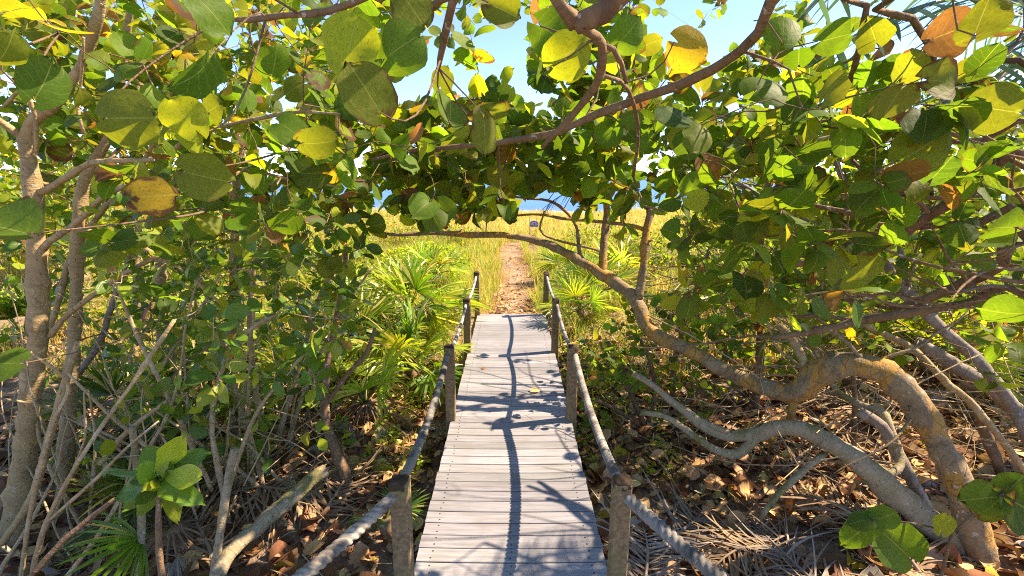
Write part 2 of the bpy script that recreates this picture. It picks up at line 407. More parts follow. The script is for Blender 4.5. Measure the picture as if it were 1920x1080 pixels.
Z2 = gz(X2, Y2)+.012-.05*np.cos(T2*PI)*0
g2n = len(tt); i = np.arange(len(ysp)-1)[:, None]*g2n; j = np.arange(g2n-1)[None]
g.add(np.stack([X2, Y2, Z2], -1).reshape(-1, 3), np.stack([i+j, i+j+1, i+g2n+j+1, i+g2n+j], -1).reshape(-1, 4))
tag(g.build('path', M['path']), kind='structure')
g = MB(); grid(np.linspace(-40000, 40000, 9), np.concatenate([[36.], np.geomspace(60, 45000, 14)]), lambda x, y: 0*x-3.4, g)
tag(g.build('sea', M['sea']), kind='structure')

# ------------------------------------------------------------------ boardwalk
W = 1.09
bw = thing('boardwalk', 'long weathered grey plank boardwalk running straight ahead to the sandy path', 'boardwalk', (0, 4, 0))
def planks(mb, y0, y1, z0, pitch, gap, jit, ms, sag=.009):
    n = int(round((y1-y0)/pitch))
    for k in range(n):
        yc = y0+(k+.5)*pitch; hw = W/2+random.uniform(-jit, jit); d = pitch-gap
        dz = random.uniform(-.0012, .0012); sx = np.linspace(-hw, hw, 13)
        tone = random.uniform(.74, 1.12); c = (tone*random.uniform(.98, 1.02), tone, tone*random.uniform(.97, 1.02), 1)
        prof = [(-d/2, -.028), (-d/2, -.003), (-d/2+.004, 0), (d/2-.004, 0), (d/2, -.003), (d/2, -.028)]
        sk = random.uniform(-.0012, .0012)
        V = []; L = []
        sd = random.uniform(0, 40)
        for xx in sx:
            zz = z0+dz-sag*(1-(xx/hw)**2)
            for (py_, pz) in prof: V.append((xx, yc+py_+sk*xx, zz+pz)); L.append((xx, py_, sd))
        q = []
        for a in range(12):
            for b in range(6): q.append((a*6+b, a*6+(b+1) % 6, a*6+6+(b+1) % 6, a*6+6+b))
        e = [(5, 4, 3, 2, 1, 0), tuple(72+b for b in range(6))]
        mb.mi = 0; mb.add(V, [np.array(q)[:, ::-1], np.array(e)], c, L)
        for xc in (-W/2+.085, .0, W/2-.085):
            for yy in (-d*.26, d*.26):
                if random.random() < .12: continue
                x_ = xc+random.uniform(-.006, .006); a = np.arange(7)/7*2*PI; r = .0058
                zt = z0+dz-sag*(1-(x_/hw)**2)+.0012
                vv = [(x_+r*math.cos(t), yc+yy+random.uniform(-.004, .004)*0+r*math.sin(t), zt) for t in a]
                vv += [(x, y, zt-.004) for x, y, _ in vv]
                ms.mi = 1; ms.add(vv, [np.array([list(range(7))]), np.array([(i, (i+7), (i+1) % 7+7, (i+1) % 7) for i in range(7)])])
deck, land = MB(), MB()
planks(deck, 1.90, 5.76, 0., .1072, .006, .004, deck)
planks(land, 5.77, 7.48, -.014, .1069, .0025, .003, land, .003)
deck.build('deck', [M['deck'], M['screw']], bw, False); land.build('landing', [M['deck'], M['screw']], bw, False)
for sx in (-.47, .47):
    j = MB(); box(j, (sx, 4.7, -.125), .045, 5.5, .17, col=(.75, .72, .7, 1)); j.build('stringer', M['deck'], bw, False)
plat = MB()
for k in range(34):
    box(plat, (0, 1.84-k*.1072, -.014), 3.1, .101, .026, col=(*([random.uniform(.85, 1.1)]*3), 1), lv=(random.uniform(0, 9), random.uniform(0, 9), 0))
plat.build('platform', M['deck'], bw, False)

# ------------------------------------------------------------------ rope railings
PY = [2.075, 3.99, 5.72, 7.45]; PH = [.72, .71, .70, .69]
def rope(name, a, b, sag, colr, parent, twist=True, rr=.0205, fuzz=0.):
    a = np.array(a); b = np.array(b); L = np.linalg.norm(b-a); n = int(L/(.006 if twist else .02)); t = np.linspace(0, 1, n)[:, None]
    p = a*(1-t)+b*t; p[:, 2] -= sag*4*(t*(1-t))[:, 0]
    mb = MB(); pitch = .105
    sh = (lambda an, l: .68+.36*np.abs(np.cos(1.5*(an-l*2*PI/pitch)))**.7) if twist else None
    tube(mb, p, np.full(n, rr), 18, 0, 1., colr, True, sh)
    if fuzz:
        q = []
        for _ in range(2600):
            k = random.randrange(2, n-2); an = rng.normal(size=3); an = an-(p[k+1]-p[k-1])*0; an = norm(an)
            s = p[k]+an*rr*.9; e = s+(an+rng.normal(size=3)*.6)*.011*fuzz; o = norm(np.cross(an, rng.normal(size=3)))*.0012
            mb.add([s-o, s+o, e], np.array([[0, 1, 2]]), colr)
    return mb.build(name, M['rope'], parent)
def railing(sgn, label):
    r = thing('rope_railing', label, 'railing', (sgn*.55, 4, 0))
    xs_ = [sgn*.548]*4
    for k in range(4):
        mb = MB(); h = PH[k]; tx, ty = random.uniform(-.012, .012), random.uniform(-.01, .01)
        R = np.array(Matrix.Rotation(tx, 3, 'Y')@Matrix.Rotation(ty, 3, 'X')@Matrix.Rotation(random.uniform(-.06, .06), 3, 'Z'))
        zb = -.75
        box(mb, (xs_[k], PY[k], (h+zb)/2), .086, .086, h-zb-.03, R, .006, (1, 1, 1, 1))
        v = mb.v[-1]; mb.lv[-1] = np.stack([v[:, 0], v[:, 1], v[:, 2]], 1)*1.0
        mb.build('post', M['post'], r, False)
        cp = MB(); ct = np.array([xs_[k]+tx*h/2, PY[k], h-.018]); a = (np.arange(24)+.5)/24*2*PI
        rings = []
        for (s, dz) in ((.0437, -.03), (.0443, -.008), (.042, .004), (.036, .012), (.02, .017)):
            sq = s/np.maximum(np.abs(np.cos(a)), np.abs(np.sin(a)))*np.where(np.abs(np.abs(np.cos(a))-np.abs(np.sin(a))) < .12, .93, 1)
            rings.append(np.stack([sq*np.cos(a)*(1+.03*rng.normal(size=24)), sq*np.sin(a)*(1+.03*rng.normal(size=24)), np.full(24, dz)+rng.normal(size=24)*.002], 1)@R.T+ct)
        V = np.vstack(rings+[ct+np.array([0, 0, .018])[None]]); F = []
        for q in range(4):
            for b in range(24): F.append((q*24+b, q*24+(b+1) % 24, q*24+24+(b+1) % 24, q*24+24+b))
        cp.add(V, [np.array(F), np.array([(96+b, 96+(b+1) % 24, 120) for b in range(24)])], (.23, .20, .20, 1), V)
        cp.build('weathered_top', M['post'], r)
        if k == 3:
            kn = MB(); hz = h-.06
            tube(kn, [(xs_[k], PY[k]+.035, hz), (xs_[k], PY[k]+.06, hz), (xs_[k]-sgn*.004, PY[k]+.085, hz-.012)], [.03, .033, .02], 10, .15, 2., (.6, .58, .55, 1))
            kn.build('rope_knot', M['rope'], r)
    far = [(.52, .48, .43, 1), (.50, .47, .43, 1), (.58, .54, .49, 1)]
    H = lambda k: PH[k]-.075
    ox = sgn*.012
    for k in range(3):
        rope('rope', (xs_[k]+ox, PY[k]-.02, H(k)), (xs_[k+1]+ox, PY[k+1]+.02, H(k+1)), (.10, .085, .06)[k], ((.33, .31, .25, 1) if sgn < 0 else (.46, .43, .36, 1)) if k == 0 else far[k], r, k < 1, .027 if k < 1 else .0185)
    # flare outwards to the first post beside the viewer
    rope('rope', (xs_[0], PY[0]+.01, H(0)-.01), (sgn*1.50, .62, .66), .085, (.56, .50, .38, 1) if sgn < 0 else (.34, .325, .27, 1), r, True, .030 if sgn < 0 else .031, 0 if sgn < 0 else 1.)
    mb = MB(); box(mb, (sgn*1.50, .60, 0), .094, .094, 1.44, None, .006); mb.lv[-1] = mb.v[-1]*1.; mb.build('post', M['post'], r, False)
    return r
railing(-1, 'rope and square post railing along the left edge of the boardwalk, beside the palmettos')
railing(1, 'rope and square post railing along the right edge of the boardwalk, by the arching tree')

# ------------------------------------------------------------------ trees: limbs as (pixel x, pixel y, metres ahead, radius in pixels)
GROUND = 'g'
def limb_pts(L):
    p, r = [], []
    for e in L:
        if e[0] == 'w': p.append(np.array(e[1:4], float)); r.append(e[4])
        else: p.append(P(*e[:3])); u_, v_ = (e[0]-960)/FOC, (540-e[1])/FOC; r.append(e[3]*Psc(*e[:3])/math.sqrt(1+.8*(u_*u_+v_*v_)))
    return np.array(p), np.array(r)
def root(p):                            # carry a limb's first point down into the soil
    return ('w', p[0], p[1], float(gz(p[0], p[1]))-.12)
def rooted(L):
    p, r = limb_pts(L[:1]); z = float(gz(p[0][0], p[0][1]))
    if p[0][2] > z: return [('w', p[0][0], p[0][1], z-.12, r[0]*1.18)]+list(L)
    return list(L)

WIN = np.array([(690, 462), (800, 458), (960, 462), (1060, 500), (1130, 545), (1165, 590), (1150, 640), (1030, 600), (1060, 700), (1250, 1080), (640, 1080), (830, 660), (700, 620), (690, 500)], float)
def inside(pts):
    pts = np.atleast_2d(pts); x, y = pts[:, 0], pts[:, 1]; c = np.zeros(len(pts), bool); n = len(WIN)
    for i in range(n):
        x1, y1 = WIN[i]; x2, y2 = WIN[i-1]
        k = ((y1 > y) != (y2 > y)) & (x < (x2-x1)*(y-y1)/(y2-y1+1e-9)+x1); c ^= k
    return c
def covers_simple(q):
    pq = proj(q); return ((pq[:, 0] > 690) & (pq[:, 1] > 420)).any()
TREES = []
def tree(key, name, label, cat, bark, limbs, group=None, kind='round', root_first=True, leafy=True, trunkname='trunk', slim=1.):
    tr = dict(key=key, name=name, label=label, cat=cat, bark=bark, group=group, kind=kind, leafy=leafy)
    tr['limbs'] = []
    for k, L in enumerate(limbs):
        if k == 0 and root_first: L = rooted(L)
        p, r = limb_pts(L); r = r*slim; tr['limbs'].append(resample(p, r, .055))
    tr['nodes'] = np.vstack([p[2 if len(p) > 6 else 0:] for p, _ in tr['limbs']]); tr['nr'] = np.concatenate([r[2 if len(p) > 6 else 0:] for p, r in tr['limbs']])
    m = tr['nodes'][:, 2] > (.55 if kind == 'round' else .15)
    tr['nodes'] = tr['nodes'][m]; tr['nr'] = tr['nr'][m]
    tr['twigs'] = []; tr['lf'] = []; tr['trunkname'] = trunkname
    TREES.append(tr); return tr

SG = 'sea grape trees around the boardwalk'
tree('arch', 'sea_grape_tree', 'sea grape with thick twisted orange and grey trunk, its limb arching over the boardwalk', 'tree', 'bark_grape', [
    [(1850, 1075, 2.72, 44), (1805, 920, 2.85, 40), (1748, 805, 3.0, 37), (1700, 735, 3.12, 38), (1645, 692, 3.22, 36), (1585, 682, 3.32, 34), (1532, 706, 3.42, 30), (1492, 737, 3.5, 27), (1440, 727, 3.62, 21), (1370, 700, 3.8, 18), (1290, 655, 4.0, 17), (1228, 627, 4.2, 16), (1205, 592, 4.35, 15.5), (1190, 556, 4.45, 15.5), (1140, 520, 4.6, 13), (1080, 484, 4.7, 11), (1020, 455, 4.8, 9), (955, 442, 4.85, 7.5), (880, 440, 4.9, 6.5), (810, 437, 4.9, 5.5), (740, 440, 4.9, 4), (685, 430, 4.9, 3)],
    [(1200, 560, 4.42, 10), (1209, 490, 4.45, 9.5), (1213, 430, 4.5, 9.5), (1220, 392, 4.55, 9), (1185, 360, 4.6, 8), (1150, 325, 4.6, 7.5), (1122, 290, 4.5, 6), (1112, 240, 4.45, 4.5), (1120, 180, 4.4, 3)],
    [(1132, 515, 4.62, 10), (1133, 465, 4.7, 9), (1140, 400, 4.8, 8.5), (1138, 375, 4.85, 8), (1155, 350, 4.9, 5), (1165, 300, 5.0, 4), (1180, 250, 5.0, 3)],
    [(1222, 400, 4.55, 5), (1260, 382, 4.6, 4.5), (1290, 350, 4.6, 4), (1275, 310, 4.5, 3), (1240, 285, 4.4, 2.5)],
    [(1208, 430, 4.5, 5), (1180, 422, 4.55, 4.5), (1130, 416, 4.6, 4), (1060, 410, 4.6, 3.5), (1010, 402, 4.6, 3), (940, 405, 4.7, 2.5), (880, 392, 4.8, 2)],
    [(1120, 505, 4.65, 5), (1090, 480, 4.7, 4.5), (1080, 420, 4.8, 3.5), (1040, 380, 4.8, 3.5), (990, 372, 4.8, 3), (900, 362, 4.8, 2.5), (830, 355, 4.8, 2)],
    [(812, 437, 4.9, 4), (813, 400, 4.9, 3.8), (814, 377, 4.9, 3), (780, 362, 4.85, 2.5), (720, 345, 4.8, 2)],
    [(1495, 738, 3.5, 10), (1485, 775, 3.5, 9), (1478, 798, 3.5, 8)],
    [(1125, 470, 4.6, 3), (1021, 440, 4.75, 2.6), (1022, 395, 4.75, 2)],
], SG, slim=.81)
tree('low', 'sea_grape_tree', 'low leafless sea grape with bowed mossy trunk and pale forked tips reaching towards the boardwalk', 'tree', 'bark_moss', [
    [(1790, 1010, 2.85, 36), (1752, 985, 2.9, 36), (1690, 935, 2.98, 34), (1608, 862, 3.1, 28), (1545, 822, 3.2, 23), (1475, 800, 3.3, 19), (1415, 815, 3.4, 17), (1362, 815, 3.5, 14), (1310, 790, 3.6, 11), (1252, 745, 3.75, 8), (1225, 722, 3.8, 7), (1188, 700, 3.9, 5)],
    [(1425, 815, 3.38, 13), (1385, 850, 3.4, 13), (1340, 842, 3.45, 9), (1280, 800, 3.55, 7.5), (1245, 780, 3.6, 6.5), (1203, 774, 3.65, 5)],
    [(1548, 850, 3.18, 8), (1500, 890, 3.1, 7.5), (1452, 938, 3.02, 7.5), (1425, 978, 2.98, 7)],
    [(1370, 812, 3.48, 7), (1345, 802, 3.5, 6), (1330, 795, 3.55, 7)],
    [(1640, 905, 3.02, 13), (1690, 870, 3.15, 12), (1668, 800, 3.3, 11), (1650, 770, 3.4, 11), (1615, 760, 3.5, 9), (1560, 720, 3.7, 6), (1520, 640, 3.9, 5)],
], SG, leafy=False, slim=.88)
tree('grey', 'sea_grape_tree', 'straight leaning grey trunked sea grape crossing behind the orange twisted trunk at the right', 'tree', 'bark_grey', [
    [(1960, 900, 3.35, 20), (1905, 770, 3.6, 18), (1848, 690, 3.8, 18), (1775, 622, 4.0, 17), (1712, 560, 4.2, 16), (1668, 500, 4.35, 13), (1640, 440, 4.5, 11), (1600, 380, 4.6, 9), (1570, 300, 4.7, 7), (1565, 220, 4.7, 5)],
    [(1712, 560, 4.2, 9), (1690, 470, 4.4, 7), (1700, 400, 4.5, 6), (1740, 330, 4.5, 5), (1750, 260, 4.5, 4)],
    [(1640, 440, 4.5, 7), (1560, 420, 4.6, 6), (1480, 400, 4.7, 5), (1400, 350, 4.8, 4), (1340, 320, 4.9, 3)],
], SG, slim=.78)
tree('upright', 'sea_grape_tree', 'slender sea grape of several thin upright brown stems right of the arching limb', 'tree', 'bark_brown', [
    [(1425, 690, 4.9, 8), (1427, 600, 4.9, 7.5), (1425, 520, 4.9, 8), (1428, 430, 4.9, 7.5), (1440, 360, 4.9, 6), (1455, 250, 4.9, 5), (1460, 150, 4.8, 4)],
    [(1428, 440, 4.9, 5), (1380, 400, 5, 4.5), (1340, 370, 5.1, 3.5), (1300, 300, 5.2, 3)],
    [(1432, 420, 4.9, 5), (1455, 330, 4.95, 4), (1540, 280, 5, 3.5), (1620, 230, 5, 3)],
    [(1262, 800, 4.9, 6), (1262, 740, 4.9, 6), (1268, 670, 4.9, 5), (1300, 560, 4.95, 4), (1330, 470, 5, 3)],
], SG)
tree('sweep', 'sea_grape_tree', 'sea grape at the right edge sending long bare brown limbs sweeping down leftwards', 'tree', 'bark_brown', [
    [('w', 3.15, 1.75, .0, .085), ('w', 3.05, 1.85, .9, .075), ('w', 2.75, 2.0, 1.7, .06), (1935, 290, 2.3, 13), (1827, 357, 2.5, 12), (1747, 403, 2.65, 11), (1682, 447, 2.8, 10.5), (1630, 470, 2.9, 9.5), (1587, 482, 3.0, 8.5), (1540, 480, 3.1, 7), (1473, 473, 3.2, 5)],
    [('w', 3.05, 1.85, 1.0, .07), (1925, 440, 2.45, 15), (1880, 497, 2.6, 14.5), (1813, 530, 2.75, 13), (1745, 557, 2.9, 11), (1693, 575, 3.05, 9), (1640, 570, 3.2, 6), (1580, 560, 3.4, 4)],
    [('w', 3.1, 1.8, .8, .05), (1935, 556, 2.55, 10), (1813, 571, 2.75, 10), (1740, 581, 2.9, 9.5), (1613, 602, 3.1, 9), (1547, 617, 3.2, 8), (1450, 634, 3.35, 5)],
    [(1630, 470, 2.9, 6), (1540, 486, 3.05, 6), (1460, 505, 3.2, 5.5), (1380, 520, 3.35, 4)],
    [('w', 2.75, 2.0, 1.7, .045), (1960, 240, 2.2, 8), (1850, 262, 2.35, 7), (1755, 275, 2.5, 6.5), (1745, 330, 2.6, 6), (1750, 365, 2.65, 5)],
    [('w', 2.75, 2.0, 1.8, .04), (1960, 140, 2.1, 8), (1813, 133, 2.3, 7), (1720, 145, 2.4, 5), (1640, 170, 2.5, 4)],
    [(1827, 357, 2.5, 6), (1760, 372, 2.6, 6), (1660, 352, 2.75, 5), (1600, 300, 2.9, 4)],
    [('w', 3.05, 1.85, 1.0, .05), (1940, 410, 2.6, 10), (1840, 417, 2.75, 9.5), (1670, 426, 3.0, 8), (1600, 400, 3.2, 5), (1500, 380, 3.4, 4)],
], SG)
tree('over', 'sea_grape_tree', 'sea grape leaning in overhead with forked brown limb pointing down above the boardwalk', 'tree', 'bark_brown', [
    [('w', 2.1, -.1, -.3, .09), ('w', 2.0, -.05, 1.5, .08), ('w', 1.6, .1, 2.7, .065), ('w', .95, .6, 3.1, .05), ('w', .6, 1.0, 2.95, .042), (1185, -30, 1.3, 27), (1135, 22, 1.33, 24), (1086, 45, 1.36, 22)],
    [(1086, 45, 1.36, 20), (1060, 15, 1.34, 13), (1030, -30, 1.3, 12), (980, -80, 1.3, 9)],
    [(1090, 45, 1.36, 12), (1112, 60, 1.45, 10), (1134, 82, 1.55, 9.5), (1130, 140, 1.65, 8.5), (1108, 180, 1.75, 8), (1070, 225, 1.85, 6.5), (1020, 276, 1.95, 4)],
    [(1134, 82, 1.55, 6.5), (1155, 92, 1.6, 6), (1170, 120, 1.65, 5), (1179, 155, 1.7, 4)],
    [('w', 1.95, -.02, 1.9, .06), ('w', 1.7, .6, 2.9, .036), (1475, -30, 1.5, 17), (1448, 5, 1.55, 14), (1427, 60, 1.65, 12.5), (1393, 95, 1.75, 12), (1340, 130, 1.85, 11), (1280, 158, 1.95, 10), (1207, 184, 2.05, 9), (1123, 214, 2.2, 8), (1050, 247, 2.3, 7), (960, 264, 2.4, 5.5), (850, 276, 2.5, 4.5), (780, 281, 2.6, 3.5), (700, 300, 2.7, 2.5)],
    [('w', .95, .6, 3.1, .03), ('w', .3, 1.1, 3.05, .028), (880, -40, 1.5, 9), (853, 5, 1.55, 8.5), (840, 60, 1.62, 7.5), (830, 110, 1.68, 6), (827, 127, 1.7, 4.5)],
    [(872, -15, 1.52, 8), (833, 0, 1.56, 8), (790, 35, 1.62, 8.5), (755, 63, 1.7, 6), (733, 78, 1.75, 4)],
    [('w', 1.6, .1, 2.7, .04), (1655, -40, 1.7, 9), (1630, 10, 1.8, 8), (1617, 83, 1.9, 7.5), (1605, 130, 2.0, 6.5), (1590, 172, 2.05, 5)],
    [('w', 1.95, -.02, 1.9, .04), ('w', 1.85, .6, 2.9, .03), (1700, -20, 1.8, 9), (1715, 35, 1.9, 8.5), (1747, 85, 2.0, 8), (1756, 130, 2.05, 7), (1760, 165, 2.1, 5)],
    [('w', .3, 1.1, 3.05, .03), (760, -30, 1.6, 9), (700, -10, 1.65, 8), (620, 22, 1.7, 7), (540, 28, 1.75, 6.5), (470, 38, 1.8, 6), (420, 35, 1.85, 4)],
    [(1130, 140, 1.65, 5), (1180, 165, 1.8, 4.5), (1200, 250, 2.2, 4), (1190, 330, 2.4, 3)],
], SG)
tree('pale', 'sea_grape_tree', 'nearest pale smooth trunk at the left edge, forking at head height with a sunlit limb', 'tree', 'bark_tan', [
    [(8, 1075, 2.85, 45), (30, 985, 2.92, 36), (48, 860, 3.0, 33), (62, 720, 3.0, 30), (74, 600, 3.0, 27), (72, 470, 3.0, 24), (68, 400, 3.0, 23), (60, 320, 3.0, 25), (52, 262, 3.0, 27), (60, 232, 3.0, 20), (105, 195, 2.95, 17), (148, 135, 2.9, 15), (170, 85, 2.85, 15), (186, 30, 2.8, 14.5), (197, -40, 2.75, 14), (215, -120, 2.7, 11), (260, -220, 2.6, 8)],
    [(52, 262, 3.0, 17), (20, 240, 2.95, 12), (-15, 215, 2.9, 10), (-70, 150, 2.9, 7)],
    [(80, 470, 3.0, 12), (95, 452, 2.98, 11), (133, 427, 2.95, 9.5), (165, 400, 2.9, 8.5), (195, 368, 2.85, 7.5), (240, 345, 2.8, 7), (275, 300, 2.7, 6.5), (300, 240, 2.55, 6), (313, 190, 2.4, 5), (350, 152, 2.3, 3.5)],
    [(133, 427, 2.95, 7), (170, 434, 2.98, 7), (217, 440, 3.0, 6.5), (255, 455, 3.0, 6), (293, 477, 3.0, 5.5), (350, 510, 3.0, 5), (400, 555, 3.0, 4), (447, 590, 3.0, 3)],
    [(80, 360, 3.0, 12), (100, 350, 2.95, 10), (160, 312, 2.85, 9), (200, 302, 2.8, 8), (300, 297, 2.6, 7.5), (357, 260, 2.5, 6.5), (430, 235, 2.4, 6), (500, 220, 2.35, 5.5), (560, 210, 2.3, 4.5), (640, 214, 2.2, 3)],
    [(98, 630, 3.0, 10), (115, 605, 3.0, 8.5), (150, 573, 2.95, 8), (200, 537, 2.9, 7.5), (260, 500, 2.85, 6.5), (300, 480, 2.8, 5.5), (345, 465, 2.8, 4), (400, 430, 2.8, 3)],
    [(357, 262, 2.5, 5), (430, 310, 2.55, 5), (500, 325, 2.6, 4), (560, 340, 2.7, 3), (640, 350, 2.8, 2.5)],
    [(10, 200, 2.4, 5.5), (45, 170, 2.35, 6), (68, 215, 2.4, 6.5), (72, 290, 2.45, 6)],
    [(160, 250, 2.6, 6), (150, 215, 2.6, 5.5), (155, 150, 2.6, 4.5), (160, 70, 2.5, 4)],
], SG, slim=.76)
tree('second', 'sea_grape_tree', 'second pale trunk at the left, tall and slim, just behind the nearest forked one', 'tree', 'bark_tan', [
    [(112, 1090, 3.3, 22), (120, 960, 3.35, 20), (130, 780, 3.4, 19), (142, 620, 3.45, 18.5), (146, 500, 3.5, 18), (150, 410, 3.5, 17), (165, 330, 3.5, 16), (205, 260, 3.5, 14), (226, 170, 3.45, 13), (238, 80, 3.4, 11.5), (250, 0, 3.3, 11), (270, -100, 3.2, 8)],
    [(206, 262, 3.5, 9), (250, 200, 3.6, 8), (285, 110, 3.7, 7), (330, 60, 3.8, 6), (385, 46, 3.8, 5)],
    [(168, 330, 3.5, 8), (240, 260, 3.5, 7), (330, 70, 3.3, 6.5), (380, 50, 3.2, 4)],
    [(238, 85, 3.4, 6), (330, 75, 3.3, 5), (420, 40, 3.2, 4), (520, 30, 3.1, 3)],
    [(60, 720, 3.4, 5), (110, 570, 3.45, 10), (135, 480, 3.5, 9), (190, 400, 3.5, 8.5), (240, 335, 3.4, 7.5), (262, 320, 3.4, 6)],
], SG, slim=.76)
tree('thinleft', 'sea_grape_tree', 'thin straight pale trunk standing between the palmettos left of the boardwalk', 'tree', 'bark_tan', [
    [(440, 790, 4.2, 11), (440, 640, 4.3, 10.5), (442, 540, 4.3, 10), (443, 440, 4.3, 9.5), (445, 360, 4.3, 9), (447, 310, 4.3, 7.5), (470, 230, 4.3, 6), (480, 130, 4.2, 5)],
    [(446, 400, 4.3, 6), (480, 370, 4.3, 5.5), (540, 330, 4.3, 5), (610, 300, 4.2, 3.5)],
    [(445, 380, 4.3, 6), (420, 340, 4.3, 5), (405, 270, 4.3, 4), (380, 180, 4.2, 3)],
], SG)
tree('thinback', 'sea_grape_tree', 'pair of thin pale trunks among dry undergrowth left of the taller palmettos', 'tree', 'bark_tan', [
    [(303, 860, 4.7, 10), (305, 720, 4.7, 10), (304, 600, 4.7, 10.5), (303, 490, 4.7, 10), (300, 400, 4.7, 9), (310, 300, 4.7, 7), (340, 200, 4.6, 5)],
    [(250, 760, 5.0, 8), (253, 660, 5.0, 8.5), (258, 560, 5.0, 8.5), (255, 460, 5.0, 8), (240, 360, 5.0, 6), (225, 250, 5.0, 5)],
], SG)
tree('dark', 'sea_grape_tree', 'crooked dark brown stem rising between the glossy shrubs and the dead palmetto skirt', 'tree', 'bark_brown', [
    [(668, 985, 3.35, 10), (652, 900, 3.4, 11), (630, 840, 3.45, 11), (613, 790, 3.5, 9), (612, 720, 3.5, 7), (622, 650, 3.55, 6), (640, 560, 3.6, 5), (650, 480, 3.65, 4), (640, 420, 3.7, 3)],
    [(612, 760, 3.5, 5), (655, 700, 3.5, 5), (690, 660, 3.5, 4), (705, 615, 3.5, 3)],
    [(622, 650, 3.55, 4), (580, 600, 3.5, 3.5), (540, 540, 3.4, 3)],
], SG)
SH = 'glossy leaved shrubs left of the boardwalk'
tree('shrubA', 'glossy_shrub', 'glossy oval leaved shrub filling the middle left behind the thin trunks', 'shrub', 'stick', [
    [(500, 830, 3.9, 6), (480, 720, 3.9, 6), (470, 600, 3.9, 5), (480, 500, 3.9, 4), (500, 430, 3.9, 3)],
    [(520, 830, 3.9, 5), (560, 700, 3.95, 5), (600, 560, 4.0, 4), (650, 470, 4.0, 3)],
    [(470, 830, 3.9, 5), (430, 680, 3.8, 4), (390, 560, 3.8, 4), (360, 480, 3.8, 3)],
    [(540, 830, 3.9, 4), (590, 690, 4, 4), (660, 560, 4.1, 3), (700, 500, 4.2, 2)],
], SH, 'oval')
tree('shrubB', 'glossy_shrub', 'glossy oval leaved shrub low beside the leaning dead log', 'shrub', 'stick', [
    [(420, 920, 3.0, 6), (400, 800, 3.0, 6), (420, 690, 3.0, 5), (470, 620, 3.0, 4), (520, 590, 3.0, 3)],
    [(400, 920, 3.0, 5), (330, 770, 2.9, 5), (270, 650, 2.9, 4), (230, 560, 2.9, 3)],
    [(430, 920, 3.0, 5), (480, 780, 3.0, 4), (550, 690, 3.1, 3), (590, 640, 3.1, 3)],
    [(375, 950, 2.9, 5), (300, 860, 2.8, 5), (200, 770, 2.7, 4), (130, 700, 2.6, 3)],
], SH, 'oval')
tree('shrubC', 'glossy_shrub', 'glossy oval leaved shrub at the far left in front of the palest trunks', 'shrub', 'stick', [
    [(60, 1100, 2.4, 6), (90, 980, 2.4, 6), (160, 850, 2.4, 5), (250, 720, 2.5, 5), (330, 600, 2.6, 4)],
    [(40, 1100, 2.4, 6), (60, 960, 2.4, 5), (100, 800, 2.4, 5), (130, 720, 2.4, 4), (60, 660, 2.3, 3)],
    [(90, 980, 2.4, 4), (180, 900, 2.35, 4), (240, 840, 2.3, 3), (300, 790, 2.3, 2)],
], SH, 'oval')
tree('bushR', 'sea_grape_bush', 'low sea grape bush spilling beside the right rope of the boardwalk', 'bush', 'twig', [
    [(1210, 800, 4.4, 5), (1190, 750, 4.4, 5), (1165, 690, 4.5, 4), (1140, 640, 4.6, 3)],
    [(1215, 800, 4.4, 5), (1230, 740, 4.4, 4), (1220, 680, 4.4, 3), (1200, 630, 4.5, 3)],
    [(1205, 800, 4.4, 4), (1160, 770, 4.3, 4), (1120, 750, 4.2, 3)],
    [(1215, 805, 4.4, 4), (1280, 760, 4.3, 4), (1330, 720, 4.3, 3)],
], None, 'round')
TK = {t['key']: t for t in TREES}
def add_limb(tr, q, r):
    tr['limbs'].append((q, r)); tr['nodes'] = np.vstack([tr['nodes'], q[1:]]); tr['nr'] = np.concatenate([tr['nr'], r[1:]])
def wander(s, d, L, r0, r1, kink=.30, up=0.):
    n = max(5, int(L/.10)); p = [s]
    for k in range(n):
        d = norm(d+rng.normal(size=3)*kink*np.array([.6, .6, .8])*.55+np.array([0, 0, up])); p.append(p[-1]+d*L/n)
    return resample(p, np.linspace(r0, r1, n+1), .05)
for key, cnt in (('arch', 10), ('low', 8), ('grey', 16), ('upright', 12), ('sweep', 26)):     # bare side branches that make the right hand tangle
    tr = TK[key]; pr = proj(tr['nodes']); ok = np.where((pr[:, 0] > 1180) & (pr[:, 1] > 330) & (pr[:, 1] < 830))[0]
    for _ in range(cnt):
        if not len(ok): break
        k = rng.choice(ok); s = tr['nodes'][k]; d = norm(np.array([rng.normal(-.75, .6), rng.normal(.3, .5), rng.normal(.12, .38)])); L = rng.uniform(.6, 1.5)
        q, r = wander(s, d, L, min(tr['nr'][k]*.6, rng.uniform(.008, .017)), .0035)
        pq = proj(q)
        if (pq[:, 0] < 1175).any() or (q[:, 2] < gz(q[:, 0], q[:, 1])+.1).any(): continue
        add_limb(tr, q, r)
for key, cnt in (('shrubA', 20), ('shrubB', 16), ('shrubC', 8), ('thinback', 10)):           # slanting stems of the left thicket
    tr = TK[key]
    for _ in range(cnt):
        x = rng.uniform(*{'shrubA': (-3.6, -1.6), 'shrubB': (-3., -1.7), 'shrubC': (-3.4, -2.3), 'thinback': (-4.8, -2.6)}[key]); y = rng.uniform(*{'shrubA': (3.3, 4.6), 'shrubB': (2.6, 3.5), 'shrubC': (2.3, 2.9), 'thinback': (4.2, 5.8)}[key])
        s = np.array([x, y, float(gz(x, y))-.05]); d = norm(np.array([rng.normal(.15, .5), rng.normal(.1, .25), 1.])); r0 = rng.uniform(.008, .019)
        q, r = wander(s, d, rng.uniform(1.1, 2.2), r0, r0*.35, .22)
        if inside(proj(q)).any() or covers_simple(q): continue
        add_limb(tr, q, r)

